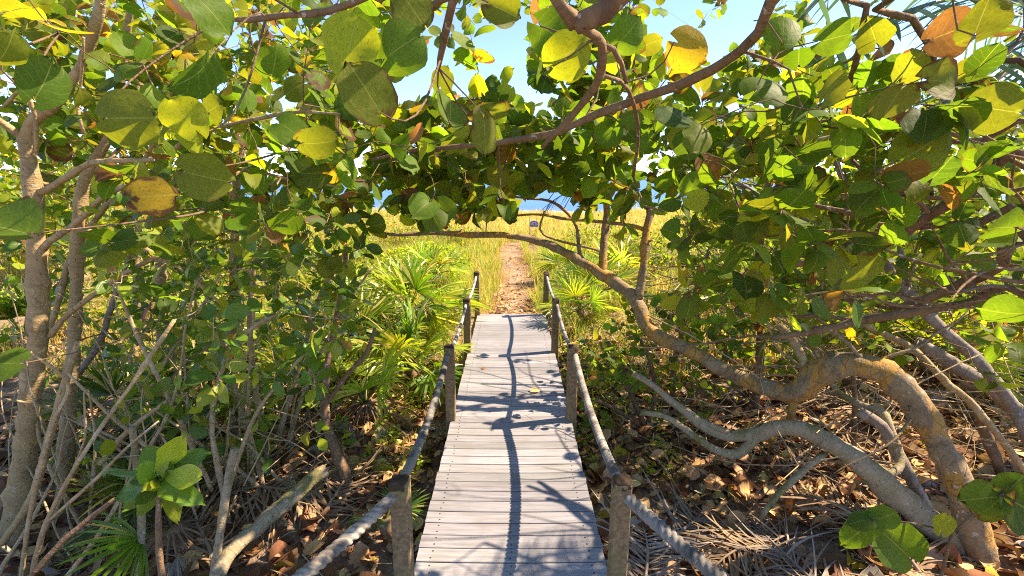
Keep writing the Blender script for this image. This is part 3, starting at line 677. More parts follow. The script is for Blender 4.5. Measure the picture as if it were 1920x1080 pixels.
# where clusters of leaves sit, read off as a coarse chart of cover (rows of 60 px, columns of 80 px)
CH = ["888888888866536545333333", "888888887543357545343333", "888888888434556566664444", "888888887658767788888877",
      "888888888888888888888888", "888888887888878888888888", "556788888888876688888888", "445678861000001468888887",
      "235667620000000258888877", "124566410000000157777765", "123455320000000034554445", "011233100000000002322222",
      "001222000000000000221111", "000000000000000000000000", "000000000000000000000011"]
GAPS = [(820, 155, 62), (900, 70, 30), (955, 110, 35), (985, 70, 40), (1250, 60, 32), (1385, 40, 36), (1560, 30, 42), (700, 205, 28), (770, 170, 40), (1000, 185, 22), (420, 65, 14), (640, 352, 10), (700, 375, 16), (1195, 312, 16), (1060, 392, 18), (1000, 422, 38), (1650, 95, 22)]
def lit_zone(p):                       # would this point shade the sunny landing, path and palmettos?
    t = (p[2]-0.)/SUN[2]; x = p[0]-SUN[0]*t; y = p[1]-SUN[1]*t
    return .90 if (-.9 < x < .75 and 5.6 < y < 9) else .62 if (-2.4 < x < -.6 and 5.2 < y < 9) else .30 if y > 8 else .5 if (-4.5 < x < -.9 and 2.0 < y < 6) else .35 if (.9 < x < 3.5 and 1.8 < y < 5) else 0.
KEEP = []
for key, lim in (('arch', (0, 1, 2)), ('low', (0, 1)), ('pale', (0,)), ('second', (0,)), ('grey', (0,))):
    for k in lim:
        q, r = TK[key]['limbs'][k]; pr = proj(q)
        for a in range(0, len(q), 2):
            if key == 'second' and pr[a][1] < 230: continue
            if key == 'grey' and pr[a][1] < 520: continue
            KEEP.append((pr[a][0], pr[a][1], q[a][1], r[a]*FOC/(q[a][1]+.3)))
KEEP = np.array(KEEP)
def covers(p, px, py, D):
    d = np.hypot(KEEP[:, 0]-px, KEEP[:, 1]-py); k = (d < KEEP[:, 3]+95/D+14) & (D < KEEP[:, 2]+.1)
    return k.any()
def palmgap(px, py): return ((1490 < px < 1900 and py < 125) or (1640 < px < 1860 and 125 < py < 240)) and rng.random() < .5
clusters = []
for r, row in enumerate(CH):
    for c, ch in enumerate(row):
        k = int(ch)/8.
        for layer, lam, (d0, d1) in (('n', .06, (1.5, 2.1)), ('m', 3.2, (2.1, 3.6)), ('f', 9.5, (3.4, 6.3))):
            if layer == 'n' and r > 7: lam *= .25
            if layer == 'n' and c < 4 and r > 2: lam *= .4
            for _ in range(rng.poisson(lam*k**1.3)):
                px, py = (c+rng.random())*80, (r+rng.random())*60
                if c in (0, 23): px += rng.uniform(-60, 60)
                D = rng.uniform(d0, d1); p = P(px, py, D)
                if p[2] < (.35 if not (px < 720 and py > 360) else -.05): continue
                if covers(p, px, py, D) and rng.random() < .93: continue
                if layer == 'f' and px < 700 and 380 < py < 720 and D > 5.0: continue
                if inside([(px, py)])[0]: continue
                rr_ = {'n': 55, 'm': 25, 'f': 8}[layer]
                if any((px-a)**2+(py-b)**2 < (q+rr_)**2 for a, b, q in GAPS): continue
                if palmgap(px, py): continue
                if lit_zone(p) and rng.random() < lit_zone(p): continue
                kind = 'round'
                if px < 720 and 360 < py < 760 and layer != 'n': kind = 'oval' if rng.random() < (.3 if py < 430 else .85) else 'round'
                elif px < 300 and py > 760: kind = 'oval'
                clusters.append((p, kind, layer, px, py))
for k in range(310):                   # the curtain of leaves hanging above the arching limb
    px, py = rng.uniform(580, 1230), (rng.triangular(190, 345, 428) if k % 3 else rng.uniform(90, 260)); D = rng.uniform(2.9, 4.9); p = P(px, py, D)
    if any((px-a)**2+(py-b)**2 < (q+18)**2 for a, b, q in GAPS) or (py > 402 and 830 < px < 1110): continue
    clusters.append((p, 'round', 'c', px, py))
for _ in range(90):                    # the dense right hand middle
    px, py = rng.uniform(1220, 1900), rng.uniform(330, 640); D = rng.uniform(2.8, 5.0); p = P(px, py, D)
    if not covers(p, px, py, D): clusters.append((p, 'round', 'f', px, py))
for _ in range(210):                   # the glossy shrubs that close off the left middle
    px, py = rng.uniform(120, 735), rng.triangular(370, 500, 820); D = rng.uniform(2.6, 4.8); p = P(px, py, D)
    if p[2] < .0 or inside([(px+14, py)])[0] or covers(p, px, py, D) or (px > 600 and py > 640): continue
    clusters.append((p, 'oval', 'm' if D < 3.4 else 'f', px, py))
for _ in range(75):                   # low leafy shoots among the left stems
    px, py = rng.uniform(20, 640), rng.uniform(560, 880); D = rng.uniform(2.5, 4.2); p = P(px, py, D)
    if p[2] < .0-.2 or p[2] < gz(p[0], p[1])+.12 or covers(p, px, py, D): continue
    clusters.append((p, 'oval', 'f', px, py))
for _ in range(80):                    # leaves low behind the long limb
    px, py = rng.uniform(1180, 1560), rng.uniform(540, 720); D = rng.uniform(4.3, 5.8); p = P(px, py, D)
    if p[2] > gz(p[0], p[1])+.2: clusters.append((p, 'round', 'f', px, py))
for _ in range(110):                    # the low bush by the right rope
    px, py = rng.uniform(1095, 1350), rng.uniform(625, 800); D = rng.uniform(4.0, 5.0); p = P(px, py, D)
    if p[2] > -.2 and p[0] > .72 and not (px > 1200 and rng.random() < .5): clusters.append((p, 'bushR', 'b', px, py))
for _ in range(60):                   # crown above the picture that shades the near planks
    p = np.array([rng.uniform(1.0, 5.0), rng.uniform(.8, 5.2), rng.uniform(3.0, 4.4)]); px, py = proj(p)[0]
    if py < -30 and not (rng.random() < lit_zone(p)): clusters.append((p, 'round', 'm', px, py))

def on_deck(p, m=.14):
    t = p[2]/SUN[2]; x = p[0]-SUN[0]*t; y = p[1]-SUN[1]*t
    return abs(x) < .58+m and 1.7 < y < 6.0
fixed = []
for c in clusters:
    p, kind, layer, px, py = c
    if kind == 'round' and on_deck(p):
        for _ in range(10):
            D = p[1]+rng.normal(0, .9); q = P(px, py, D)
            if 1.6 < D < 6.4 and q[2] > .3 and not on_deck(q) and not covers(q, px, py, D) and not (rng.random() < lit_zone(q)): p = q; break
        else:
            if rng.random() < .88: continue
    fixed.append((p, kind, layer, px, py))
clusters = fixed
def grow():
    order = []
    allN = np.vstack([t['nodes'] for t in TREES]); own = np.concatenate([np.full(len(t['nodes']), i) for i, t in enumerate(TREES)])
    rad = np.concatenate([t['nr'] for t in TREES])
    kinds = np.array([('x' if not t['leafy'] else ('bushR' if t['key'] == 'bushR' else t['kind'])) for t in TREES])
    nk = kinds[own]
    def d0(c):
        m = nk == c[1]; return np.min(np.linalg.norm(allN[m]-c[0], axis=1))
    cl = sorted(clusters, key=d0)
    for p, kind, layer, px, py in cl:
        m = np.where(nk == kind)[0]
        d = np.linalg.norm(allN[m]-p, axis=1)+np.maximum(0, allN[m][:, 2]-p[2])*.25
        ok = False
        for k in np.argsort(d)[:160:20]:
            s = allN[m[k]]; L = np.linalg.norm(p-s)
            if L < .02: continue
            n = max(3, int(L/.06)); t = np.linspace(0, 1, n)[:, None]
            bend = rng.normal(size=3)*L*.13; bend[2] += L*.05
            q = s*(1-t)+p*t+np.sin(t*PI)*bend+np.sin(t*2*PI)*rng.normal(size=3)*L*.045
            if L < .25 or not inside(proj(q[1:])).any() : ok = True; break
        if not ok or L > 1.6: continue
        i = own[m[k]]; r0 = min(rad[m[k]]*.8, .0036+.0075*L); r1 = min(.0026, r0)
        rr = np.linspace(r0, r1, n)
        TREES[i]['twigs'].append((q, rr)); TREES[i]['lf'].append((p, norm(q[-1]-q[-2]), layer, px, py))
        allN = np.vstack([allN, q[1:]]); own = np.concatenate([own, np.full(n-1, i)]); rad = np.concatenate([rad, rr[1:]]); nk = np.concatenate([nk, np.full(n-1, kind)])
grow()

# single big leaves that stand out in the photo: px, py, width px, distance, colour, edge wear, spin
HERO = [(125, 60, 82, 1.7, 'yellow', .25, 2.8), (92, 152, 95, 1.7, 'dark', .0, .4), (378, 142, 112, 1.55, 'dark', .05, 3.5), (248, 220, 120, 1.5, 'olive', .2, 1.5), (350, 218, 84, 1.5, 'lime', .25, -.4),
        (290, 366, 88, 1.9, 'yellow', .75, 1.3), (385, 332, 96, 1.6, 'olive', .45, 1.9), (405, 22, 96, 1.4, 'green', .15, 2.5), (550, 242, 74, 2., 'green', .1, 2.), (662, 78, 108, 1.4, 'lime', .3, .3),
        (690, 165, 120, 1.35, 'olive', .55, -.5), (755, 88, 105, 1.45, 'green', .4, 1.), (850, 208, 76, 1.85, 'green', .55, 0.), (925, 208, 78, 1.8, 'olive', .7, .6), (915, 252, 84, 1.7, 'olive', .6, 3.),
        (1075, 97, 88, 1.55, 'lime', .15, .9), (1048, 70, 92, 1.7, 'green', .3, 2.2), (1300, 92, 74, 1.7, 'yellow', .35, 2.), (1335, 322, 58, 2.0, 'orange', .5, 2.6), (1448, 155, 84, 1.75, 'green', .0, 1.),
        (1510, 165, 62, 1.9, 'green', .1, -.5), (1475, 52, 70, 1.6, 'green', .15, .2), (1570, 72, 64, 1.7, 'green', .15, 1.4), (1640, 62, 60, 1.8, 'olive', .3, -.8), (1500, 212, 66, 1.9, 'dark', .1, .2),
        (1508, 310, 76, 1.9, 'green', .1, 1.6), (1600, 262, 74, 1.9, 'green', .1, -1.2), (835, 146, 46, 3.1, 'lime', .1, .5), (900, 158, 40, 3.2, 'lime', .2, -.3), (18, 430, 120, 1.35, 'green', .45, -1.4),
        (1738, 275, 90, 1.7, 'olive', .15, .8), (1870, 205, 84, 1.6, 'olive', .3, 2.), (1600, 495, 80, 1.8, 'olive', .2, .4), (1880, 425, 70, 1.6, 'green', .4, -1.5), (1893, 590, 76, 1.6, 'green', .05, -1.9),
        (20, 95, 80, 1.5, 'olive', .2, 1.), (520, 120, 70, 1.9, 'green', .2, .6), (600, 270, 76, 1.8, 'olive', .5, 1.7), (1290, 250, 70, 1.9, 'olive', .4, -.4), (1185, 60, 66, 1.8, 'green', .25, .8), (1790, 60, 80, 1.6, 'brown', .5, 1.2),
        (1845, 30, 84, 1.5, 'olive', .5, .3), (15, 680, 70, 1.7, 'green', .1, -1.5), (780, 20, 80, 1.5, 'olive', .6, 2.6), (950, 20, 70, 1.6, 'olive', .5, 2.)]
CW = np.array([0, 0, CAMZ])
gt = [t for t in TREES if t['kind'] == 'round' and t['leafy'] and t['key'] != 'bushR']
for t in gt: t['hero'] = []
NN = np.vstack([np.vstack([t['nodes']]+[q for q, _ in t['twigs']]) for t in gt]); OW = np.concatenate([np.full(len(t['nodes'])+sum(len(q) for q, _ in t['twigs']), i) for i, t in enumerate(gt)])
for (px, py, wpx, D, cn, ed, sp) in HERO:
    c = P(px, py, D); s = wpx*Psc(px, py, D)*(.84 if px < 800 else .92); n = norm(CW-c); n = norm(n+rng.normal(size=3)*.5)
    x = np.array([1., 0, 0]); up = norm(np.cross(x, n)); 
    if up[2] < 0: up = -up
    ax = norm(math.cos(sp)*up+math.sin(sp)*x); base = c-ax*s*.5
    k = np.argmin(np.linalg.norm(NN-base, axis=1)); s0 = NN[k]; L = np.linalg.norm(base-s0)
    t = np.linspace(0, 1, max(4, int(L/.05)))[:, None]
    q = s0*(1-t)+base*t+np.sin(t*PI)*(rng.normal(size=3)*L*.12-ax*L*.1)
    tr = gt[OW[k]]; tr['twigs'].append((q, np.linspace(.0028+.004*L, .002, len(q)))); tr['hero'].append((base, ax, n, s, PAL[cn]*rng.uniform(.9, 1.15), ed))

BUDGET = 0
for tr in TREES:
    nl = MB()
    loc = tr['limbs'][0][0][0]; loc = (loc[0], loc[1], float(gz(loc[0], loc[1])))
    o = thing(tr['name'], tr['label'], tr['cat'], loc, tr['group']); tr['obj'] = o
    tm = MB()
    for k, (p, r) in enumerate(tr['limbs']):
        q = p+0
        if len(p) > 4: q[1:-1] += rng.normal(size=(len(p)-2, 3))*r[1:-1, None]*.05
        sL = np.arange(len(q))*.055; ph = random.uniform(0, 9)
        r = r*(1+.10*np.sin(sL*7+ph)*np.sin(sL*3.1+ph*2)+.05*np.sin(sL*17+ph*3))
        for _ in range(int(len(q)*.055*1.6)):
            kk = rng.integers(1, max(2, len(q)-1)); r = r*(1+rng.uniform(.08, .28)*np.exp(-((sL-sL[kk])/.045)**2))
        tube(tm, q, r, 16 if r.max() > .03 else 8, .11, random.uniform(0, 9))
        if r.max() > .02:
            for _ in range(int(len(q)*.055*2)):          # stubs of broken twigs
                kk = rng.integers(1, len(q)); d_ = norm(rng.normal(size=3)); tube(tm, [q[kk]+d_*r[kk]*.5, q[kk]+d_*(r[kk]+.012), q[kk]+d_*(r[kk]+rng.uniform(.015, .05))+rng.normal(size=3)*.006], [r[kk]*.38, min(.011, r[kk]*.3), .005], 6, .1, 1.)
    nt = tm; tm.mi = 1
    for q, r in tr['twigs']:
        tube(nt, q, r, 5, .06, random.uniform(0, 9), cap=False)
    K = tr['kind']; big, mid, small = [], [], []
    for (p, d, layer, px, py) in tr['lf']:
        n = int(rng.integers(3, 7)) if K == 'round' else int(rng.integers(4, 8))
        dd = norm(d+rng.normal(size=3)*.35+np.array([0, 0, .25])); Lt = rng.uniform(.08, .20) if K == 'round' else rng.uniform(.05, .12)
        t = np.linspace(0, 1, 4)[:, None]; q = p+dd*t*Lt+np.array([0, 0, .03])*t*t
        tube(nt, q, np.linspace(.0026, .0016, 4), 5, 0, 0, cap=False)
        tint = rng.random(); ph0 = rng.uniform(0, 6.28)
        e1 = norm(np.cross(dd, [.3, .2, 1.])); e2 = np.cross(dd, e1)
        warm = px < 700 and py < 300
        for a in range(n):
            f = (a+.6)/n; b = q[0]*(1-f)+q[-1]*f; an = ph0+a*2.4
            out = math.cos(an)*e1+math.sin(an)*e2
            ax = norm(out+dd*rng.uniform(.1, .7)+np.array([0, 0, rng.uniform(-.45, .15)]))
            base = b+ax*rng.uniform(.015, .035)
            if K == 'round':
                nr = norm(np.array([0, 0, .55])+SUN*.25+rng.normal(size=3)*.55)
                s = rng.uniform(.09, .14) if layer == 'n' else rng.uniform(.095, .145) if layer == 'c' else rng.uniform(.065, .125) if layer == 'm' else rng.uniform(.065, .115)
                if px > 1200 and py > 330: s *= .92
                if tr['key'] == 'bushR': s *= .7
            else:
                nr = norm(np.array([0, 0, .8])+rng.normal(size=3)*.5+dd*.4); s = rng.uniform(.075, .135)
            L = {'n': big, 'm': mid, 'c': mid, 'f': small, 'b': mid}[layer]
            L.append((b, base, ax, nr, s, warm, tint))
    for lod, L in (((12, 7), big), ((7, 5), mid), ((5, 3), small)):
        if not L: continue
        n = len(L); pos = np.array([l[1] for l in L]); ax = np.array([l[2] for l in L]); nr = np.array([l[3] for l in L]); s = np.array([l[4] for l in L])
        warm = np.array([l[5] for l in L])
        if K == 'round':
            c1 = pick(n, dict(dark=28, green=44, olive=22, lime=9, yellow=1.3, orange=.8, brown=2.4)); c2 = pick(n, dict(dark=16, green=34, olive=22, lime=18, yellow=3.5, orange=1.6, brown=2.5))
            col = np.where(warm[:, None], c2, c1); ed = np.clip(rng.exponential(.27, n), 0, 1)
            leaves(nl, 'round', lod, pos, ax, nr, s, rng.uniform(.95, 1.18, n), col, ed, .16, .22)
        else:
            col = pick(n, dict(glossy=24, green=40, lime=32, yellow=3, orange=1)); leaves(nl, 'oval', lod, pos, ax, nr, s, rng.uniform(.48, .66, n), col, np.clip(rng.exponential(.08, n), 0, .5), .14, .12)
        for l in L: nt.add(np.array([l[0]-[.0012, 0, 0], l[0]+[.0012, 0, 0], l[1]+[.001, 0, .0], l[1]-[.001, 0, 0]]), np.array([[0, 1, 2, 3]]))
    if tr.get('hero'):
        h = tr['hero']; leaves(nl, 'round', (12, 7), np.array([a[0] for a in h]), np.array([a[1] for a in h]), np.array([a[2] for a in h]), np.array([a[3] for a in h]), 1.04, np.array([a[4] for a in h]), np.array([a[5] for a in h]), .10, .17)
    tm.build(tr['trunkname'], [M[tr['bark']], M['twig'] if K == 'round' else M['stick']], o)
    if nl.n: nl.build('crown', M['leaf'] if K == 'round' else M['glossy'], o)
    BUDGET += nl.n
import sys; print('leaf verts', BUDGET, 'clusters', len(clusters), {t['key']: len(t['lf']) for t in TREES}, file=open('/tmp/info.txt', 'w'))

# ------------------------------------------------------------------ saw palmettos: fans of folded blades on stalks
def fan(mb, hub, axis, nrm, R, spread, n, col, droop=.15, w=.055, split=.35):
    axis = norm(np.array(axis, float)); side = norm(np.cross(axis, nrm)); nrm = np.cross(side, axis)
    for k in range(n):
        f = (k+.5)/n*2-1; a = f*spread+rng.normal()*.03; L = R*(1-.28*abs(f)**2)*rng.uniform(.9, 1.08)
        d = math.cos(a)*axis+math.sin(a)*side; s = -math.sin(a)*axis+math.cos(a)*side
        tw = (.6 if k % 2 else -.6)+rng.normal()*.15; s = s*math.cos(tw)+nrm*math.sin(tw)
        t = np.array([0.02, .22, .45, .7, .88, 1.]); ww = w*np.array([.25, .8, 1., .75, .4, .04])*L
        dr = droop*rng.uniform(.4, 1.6)
        c = hub+d*(t*L)[:, None]-np.array([0, 0, 1.])*(dr*L*t**2.6)[:, None]+nrm*(.06*L*np.sin(t*PI))[:, None]
        V = np.stack([c-s*ww[:, None]*.5, c+s*ww[:, None]*.5], 1).reshape(-1, 3)
        F = np.array([(2*i, 2*i+1, 2*i+3, 2*i+2) for i in range(5)])
        cc = np.array(col)*rng.uniform(.8, 1.25)
        if rng.random() < .12: cc = cc*.4+PAL['straw']*.6
        mb.add(V, F, (*cc, 0))
def palmetto(label, base, nf, Rf, H, cols, spreadxy=.8, ndead=0, lean=(0, 0), seed=0, group='saw palmettos in the undergrowth', upb=.8):
    bx, by = base; z = float(gz(bx, by)); o = thing('saw_palmetto', label, 'palmetto', (bx, by, z), group)
    st, fn, dd = MB(), MB(), MB()
    tr = MB(); tube(tr, resample([(bx+.25, by+.1, z-.1), (bx+.1, by, z+.05), (bx, by, z+.22)], [.07, .08, .06], .05)[0], np.linspace(.07, .06, len(resample([(bx+.25, by+.1, z-.1), (bx+.1, by, z+.05), (bx, by, z+.22)], [.07, .08, .06], .05)[0])), 9, .15, 1.)
    tr.build('trunk', M['bark_brown'], o)
    for k in range(nf+ndead):
        dead = k >= nf
        az = k*2.4+seed+rng.normal()*.25; el = rng.uniform(.35, 1.25) if not dead else rng.uniform(-.5, .2)
        d = np.array([math.cos(az)*math.cos(el)*spreadxy+lean[0], math.sin(az)*math.cos(el)*spreadxy+lean[1], math.sin(el)*upb])
        L = H*rng.uniform(.75, 1.15)*(1 if not dead else .7); s = np.array([bx, by, z+.2])
        t = np.linspace(0, 1, 6)[:, None]; q = s+d*L*t-np.array([0, 0, .18 if not dead else .45])*L*t*t
        if q[-1][2] < gz(q[-1][0], q[-1][1])+.12: q[:, 2] += t[:, 0]*(gz(q[-1][0], q[-1][1])+.12-q[-1][2])
        tube(st if not dead else dd, q, np.linspace(.011, .007, 6), 6, 0, 0, (.12, .16, .04, 0) if not dead else (.22, .15, .09, 0))
        ax = norm(q[-1]-q[-2]); n = norm(np.array([0, 0, 1.])*(1.0)+rng.normal(size=3)*.45-ax*.3)
        c = pick(1, cols if not dead else dict(tan=3, grey=2, brown=2))[0]
        fan(fn if not dead else dd, q[-1], ax if not dead else norm(ax+[0, 0, -.8]), n, Rf*rng.uniform(.8, 1.15), rng.uniform(1.2, 1.9) if not dead else rng.uniform(.5, 1.2), 22, c, .12 if not dead else .5, .06)
    st.build('stalks', M['fan'], o); fn.build('fronds', M['fan'], o)
    if ndead: dd.build('dead_fronds', M['deadfrond'], o)
gl = dict(green=2, lime=5, fresh=3); gy = dict(lime=4, fresh=5, yellow=1, green=1); gd = dict(green=4, dark=2, olive=2)
palmetto('tall bright green saw palmetto behind the left rope with fans raised towards the sandy path', (-1.55, 7.0), 20, .70, .74, gl, .75, 6, (.02, 0), 1.)
palmetto('yellow green saw palmetto close to the second left post', (-1.25, 5.45), 13, .58, .60, gy, .85, 7, (0, 0), 2.)
palmetto('saw palmetto with a heavy skirt of dead brown fans below the crooked dark stem', (-1.50, 4.55), 7, .50, .50, gy, .8, 20, (0, 0), 3., upb=.9)
palmetto('saw palmetto with stiff pale green fans left of the tallest palmetto', (-2.6, 6.4), 15, .65, .9, gl, .8, 4, (0, 0), 4.)
palmetto('saw palmetto between the thin pale trunks in the left undergrowth', (-3.5, 5.3), 12, .6, .55, gd, .8, 8, (0, 0), 5.)
palmetto('dark saw palmetto at the foot of the two palest left trunks', (-3.7, 4.3), 11, .5, .5, gd, .8, 9, (0, 0), 6.)
palmetto('bright saw palmetto on the right of the landing under the arching limb', (1.45, 8.0), 14, .6, .6, gl, .85, 2, (0, 0), 7.)
palmetto('pale saw palmetto farther right of the path with narrow fans', (2.1, 9.4), 12, .6, .6, gl, .85, 3, (0, 0), 8.)
palmetto('small seedling palmetto with one drooping fan beside the nearest left post', (-.86, 2.85), 3, .22, .22, gd, .7, 0, (0, 0), 1.5)
palmetto('dead brown palmetto with hanging straw skirt in front of the left trunks', (-2.25, 2.75), 2, .4, .35, gd, .8, 22, (0, 0), 2.2)
for lab, x, y, n_, R_, H_, nd in [('low saw palmetto with wide fans behind the crooked dark stem', -2.3, 4.9, 13, .55, .55, 6), ('saw palmetto under the middle glossy shrub, half dead', -2.75, 3.9, 10, .5, .5, 10), ('yellowish saw palmetto between the two pairs of palmettos beside the left rope', -1.95, 5.9, 13, .6, .6, 6), ('small saw palmetto in the litter at the base of the left shrub stems', -2.7, 3.1, 8, .4, .4, 9),
        ('saw palmetto left of the sandy path at the meadow edge', -1.5, 9.2, 12, .5, .5, 2), ('saw palmetto right of the sandy path just past the last post', 1.25, 9.9, 11, .5, .5, 2), ('grassy looking narrow palmetto near the last right post', 1.05, 7.1, 10, .45, .40, 2)]:
    palmetto(lab, (x, y), n_, R_, H_, gl if n_ > 11 else gd if y < 5 else gl, .85, nd, (0, 0), x)
for k, (x, y, s) in enumerate([(3.6, 7.4, 3.3), (-5.2, 7.5, 1.2), (-6.4, 6.0, 4.4), (5.0, 5.5, .6), (-4.6, 9.6, 5.1)]):
    palmetto(['saw palmetto in the sunlit gap behind the right hand branches', 'saw palmetto deep in the left thicket beyond the pale trunks', 'saw palmetto at the far left edge of the thicket', 'saw palmetto in the dry brush behind the leaning grey trunk', 'saw palmetto farthest back at the left edge of the meadow'][k], (x, y), 12, .65, .8, gl, .8, 7, (0, 0), s)

# ------------------------------------------------------------------ coconut palm (trunk stands outside the right edge) and fallen fronds
def frond(o, name, pts, L, w, col, mat, hang=.35, n=46, rr=.016, flat=None, both=True, mess=.06):
    p, r = resample(pts, np.linspace(rr, rr*.25, len(pts)), .04); m = MB()
    tube(m, p, r, 6, 0, 0, (*(np.array(col)*.9+.03), 0))
    T = norm(np.gradient(p, axis=0)); up = np.array([0, 0, 1.])
    for k in range(n):
        f = .08+.92*k/n; i = int(f*(len(p)-1)); b = p[i]; t = T[i]
        sd = norm(np.cross(t, up)) if flat is None else norm(np.cross(t, flat))
        ln = L*math.sin(PI*(.15+.80*f))**.7*rng.uniform(.85, 1.1)
        for s in ((1, -1) if both else (1,)):
            d = norm(sd*s+t*rng.uniform(.55, .8)+up*(-hang*.6)+rng.normal(size=3)*mess)
            cv = rng.normal(size=3)*mess*1.2
            tt = np.array([0, .3, .6, .85, 1.]); c = b+d*(tt*ln)[:, None]-up*(hang*ln*tt**2)[:, None]+cv*(ln*tt**2)[:, None]
            nn = norm(np.cross(d, up)+1e-6)*.35+np.cross(norm(np.cross(d, up)+1e-6), d)*0
            wv = norm(np.cross(d, rng.normal(size=3)*.3+sd*s*0+np.cross(t, d)))
            ww = w*np.array([.5, 1, .85, .5, .05])
            V = np.stack([c-wv*ww[:, None]*.5, c+wv*ww[:, None]*.5], 1).reshape(-1, 3)
            m.add(V, np.array([(2*q, 2*q+1, 2*q+3, 2*q+2) for q in range(4)]), (*(np.array(col)*rng.uniform(.75, 1.25)), 0))
    m.build(name, mat, o)
cp_ = thing('coconut_palm', 'coconut palm at top right, blue green fronds hanging behind the sea grape leaves', 'palm tree', (5.6, 4.0, float(gz(5.6, 4.0))))
tb = MB(); pp, rr_ = resample([(5.6, 4.0, -.3), (5.6, 3.8, 1.5), (5.5, 3.4, 3.2), (5.35, 3.2, 4.4)], [.17, .13, .12, .13], .08); tube(tb, pp, rr_, 14, .05, 2.); tb.build('trunk', M['bark_grey'], cp_)
bl = (.07, .15, .085)
hubp = np.array([5.35, 3.2, 4.35])
for pts, L, hang in ([hubp, P(1990, -30, 2.7), P(1800, -5, 2.35), P(1660, 40, 2.15), P(1530, 120, 2.05)], .42, .3), ([hubp, P(1960, -80, 2.6), P(1760, -90, 2.2), P(1600, -50, 2.0), P(1500, 40, 1.9)], .40, .5), ([hubp, P(1960, 50, 2.7), P(1870, 110, 2.4), P(1780, 190, 2.25), P(1710, 260, 2.2)], .40, .3), ([hubp, P(2000, 40, 2.8), P(1960, 100, 2.5), P(1900, 180, 2.4)], .42, .3), ([hubp, P(1850, 60, 5.2), P(1700, 120, 5.8), P(1560, 230, 6.0)], .7, .3), ([hubp, (5.9, 2.6, 4.9), (6.5, 2.0, 4.6)], .6, .3), ([hubp, (5.6, 4.2, 4.9), (6.2, 5.2, 4.6)], .6, .3):
    frond(cp_, 'frond', [np.array(a) for a in pts], L, .022, bl, M['fan'], hang)
frond(cp_, 'dry_frond', [hubp, P(1930, 110, 2.9), P(1830, 180, 2.6), P(1690, 230, 2.5), P(1560, 255, 2.45), P(1480, 275, 2.45)], .36, .018, (.42, .36, .22), M['deadfrond'], .45)
o = thing('palm_frond', 'dry palm frond tip dangling from the twigs in front of the blue sea', 'palm frond', P(1045, 372, 4.6))
frond(o, 'leaflets', [P(1085, 352, 4.7), P(1045, 372, 4.6), P(1012, 398, 4.55)], .16, .010, (.05, .05, .03), M['deadfrond'], .7, 16, .006, None, False)

def ground_frond(label, x, y, az, L, bend, col, ll=.42, n=48, hgt=.10):
    z = float(gz(x, y)); o = thing('fallen_palm_frond', label, 'palm frond', (x, y, z), 'fallen dry palm fronds')
    pts = []
    for f in np.linspace(0, 1, 6):
        a = az+bend*f; pts.append((x if not pts else pts[-1][0]+math.cos(a)*L/5, y if not pts else pts[-1][1]+math.sin(a)*L/5, 0))
    pts = [np.array([p[0], p[1], float(gz(p[0], p[1]))+.03+hgt*math.sin(PI*f)]) for p, f in zip(pts, np.linspace(0, 1, 6))]
    frond(o, 'frond', pts, ll, .017, col, M['deadfrond'], .12, n, .014, None, True, .20)
gc = (.25, .215, .175); gb = (.31, .22, .13)
GF = [('grey dry palm frond swept in a curl beneath the prop branch at the right', 2.05, 2.15, 2.4, 1.1, -1.0, gc), ('brown dry palm frond fanned below the mossy bowed trunk', 2.0, 2.75, 2.9, .9, .9, gb),
      ('pale grey palm frond lying against the nearest right post', .72, 2.25, 1.0, .9, .5, (.33, .29, .24)), ('grey palm frond half buried in leaves right of the middle planks', .95, 2.75, .4, .8, .6, gc),
      ('dry palm frond under the twisted orange trunk at the right edge', 2.6, 2.5, 1.6, 1.0, .7, gb), ('straw palm frond in the sunny litter behind the mossy trunk', 2.2, 3.6, .3, 1.1, .5, gb),
      ('brown palm frond heaped below the left glossy shrub', -1.9, 2.6, 2.2, .9, .6, gb), ('dark dry palm frond between the pale trunks and the leaning log', -2.3, 3.2, .4, .9, -.8, gb),
      ('straw palm frond crossing the litter at the foot of the leaning log', -1.4, 3.0, 1.1, .8, .8, gb), ('grey palm frond in front of the nearest right post at the picture bottom', 1.15, 1.85, .5, .7, .7, (.30, .26, .21)),
      ('dry brown palm frond in the thicket right of the mossy trunk', 3.3, 3.4, 1.9, 1.2, .5, gb), ('long dry palm frond far right beneath the sweeping limbs', 3.9, 4.4, 2.4, 1.2, -.5, gb)]
for g_ in GF: ground_frond(*g_)

# ------------------------------------------------------------------ small foreground plants, logs, sticks
def px_leaf(mb, b, tip, w, col, ed=0., kind='oval', twist=.0, lod=(12, 7)):
    b = np.array(b); tip = np.array(tip); ax = tip-b; L = np.linalg.norm(ax); ax = ax/L
    v = norm(CW-(b+tip)/2); n = norm(v*(1.5-.35*abs(twist))+np.array([0, 0, .4])+np.cross(ax, v)*twist)
    leaves(mb, kind, lod, b[None], ax[None], n[None], np.array([L]), np.array([w/L]), np.array([col]), np.array([ed]), .14, .14)
o = thing('young_shrub', 'young plant with a rosette of glossy sunlit leaves on a thin stem at lower left', 'plant', (P(307, 1080, 2.0)[0], 2.0, float(gz(P(307, 1080, 2.0)[0], 2.0))))
st, lf = MB(), MB(); b0 = P(303, 890, 2.0); gx = P(307, 1080, 2.0)
pp, rr_ = resample([(gx[0], 2.0, float(gz(gx[0], 2.))-.05), gx, P(300, 980, 2.0), b0], [.016, .015, .013, .009], .04); tube(st, pp, rr_, 8, .08, 1.); st.build('stem', M['bark_brown'], o)
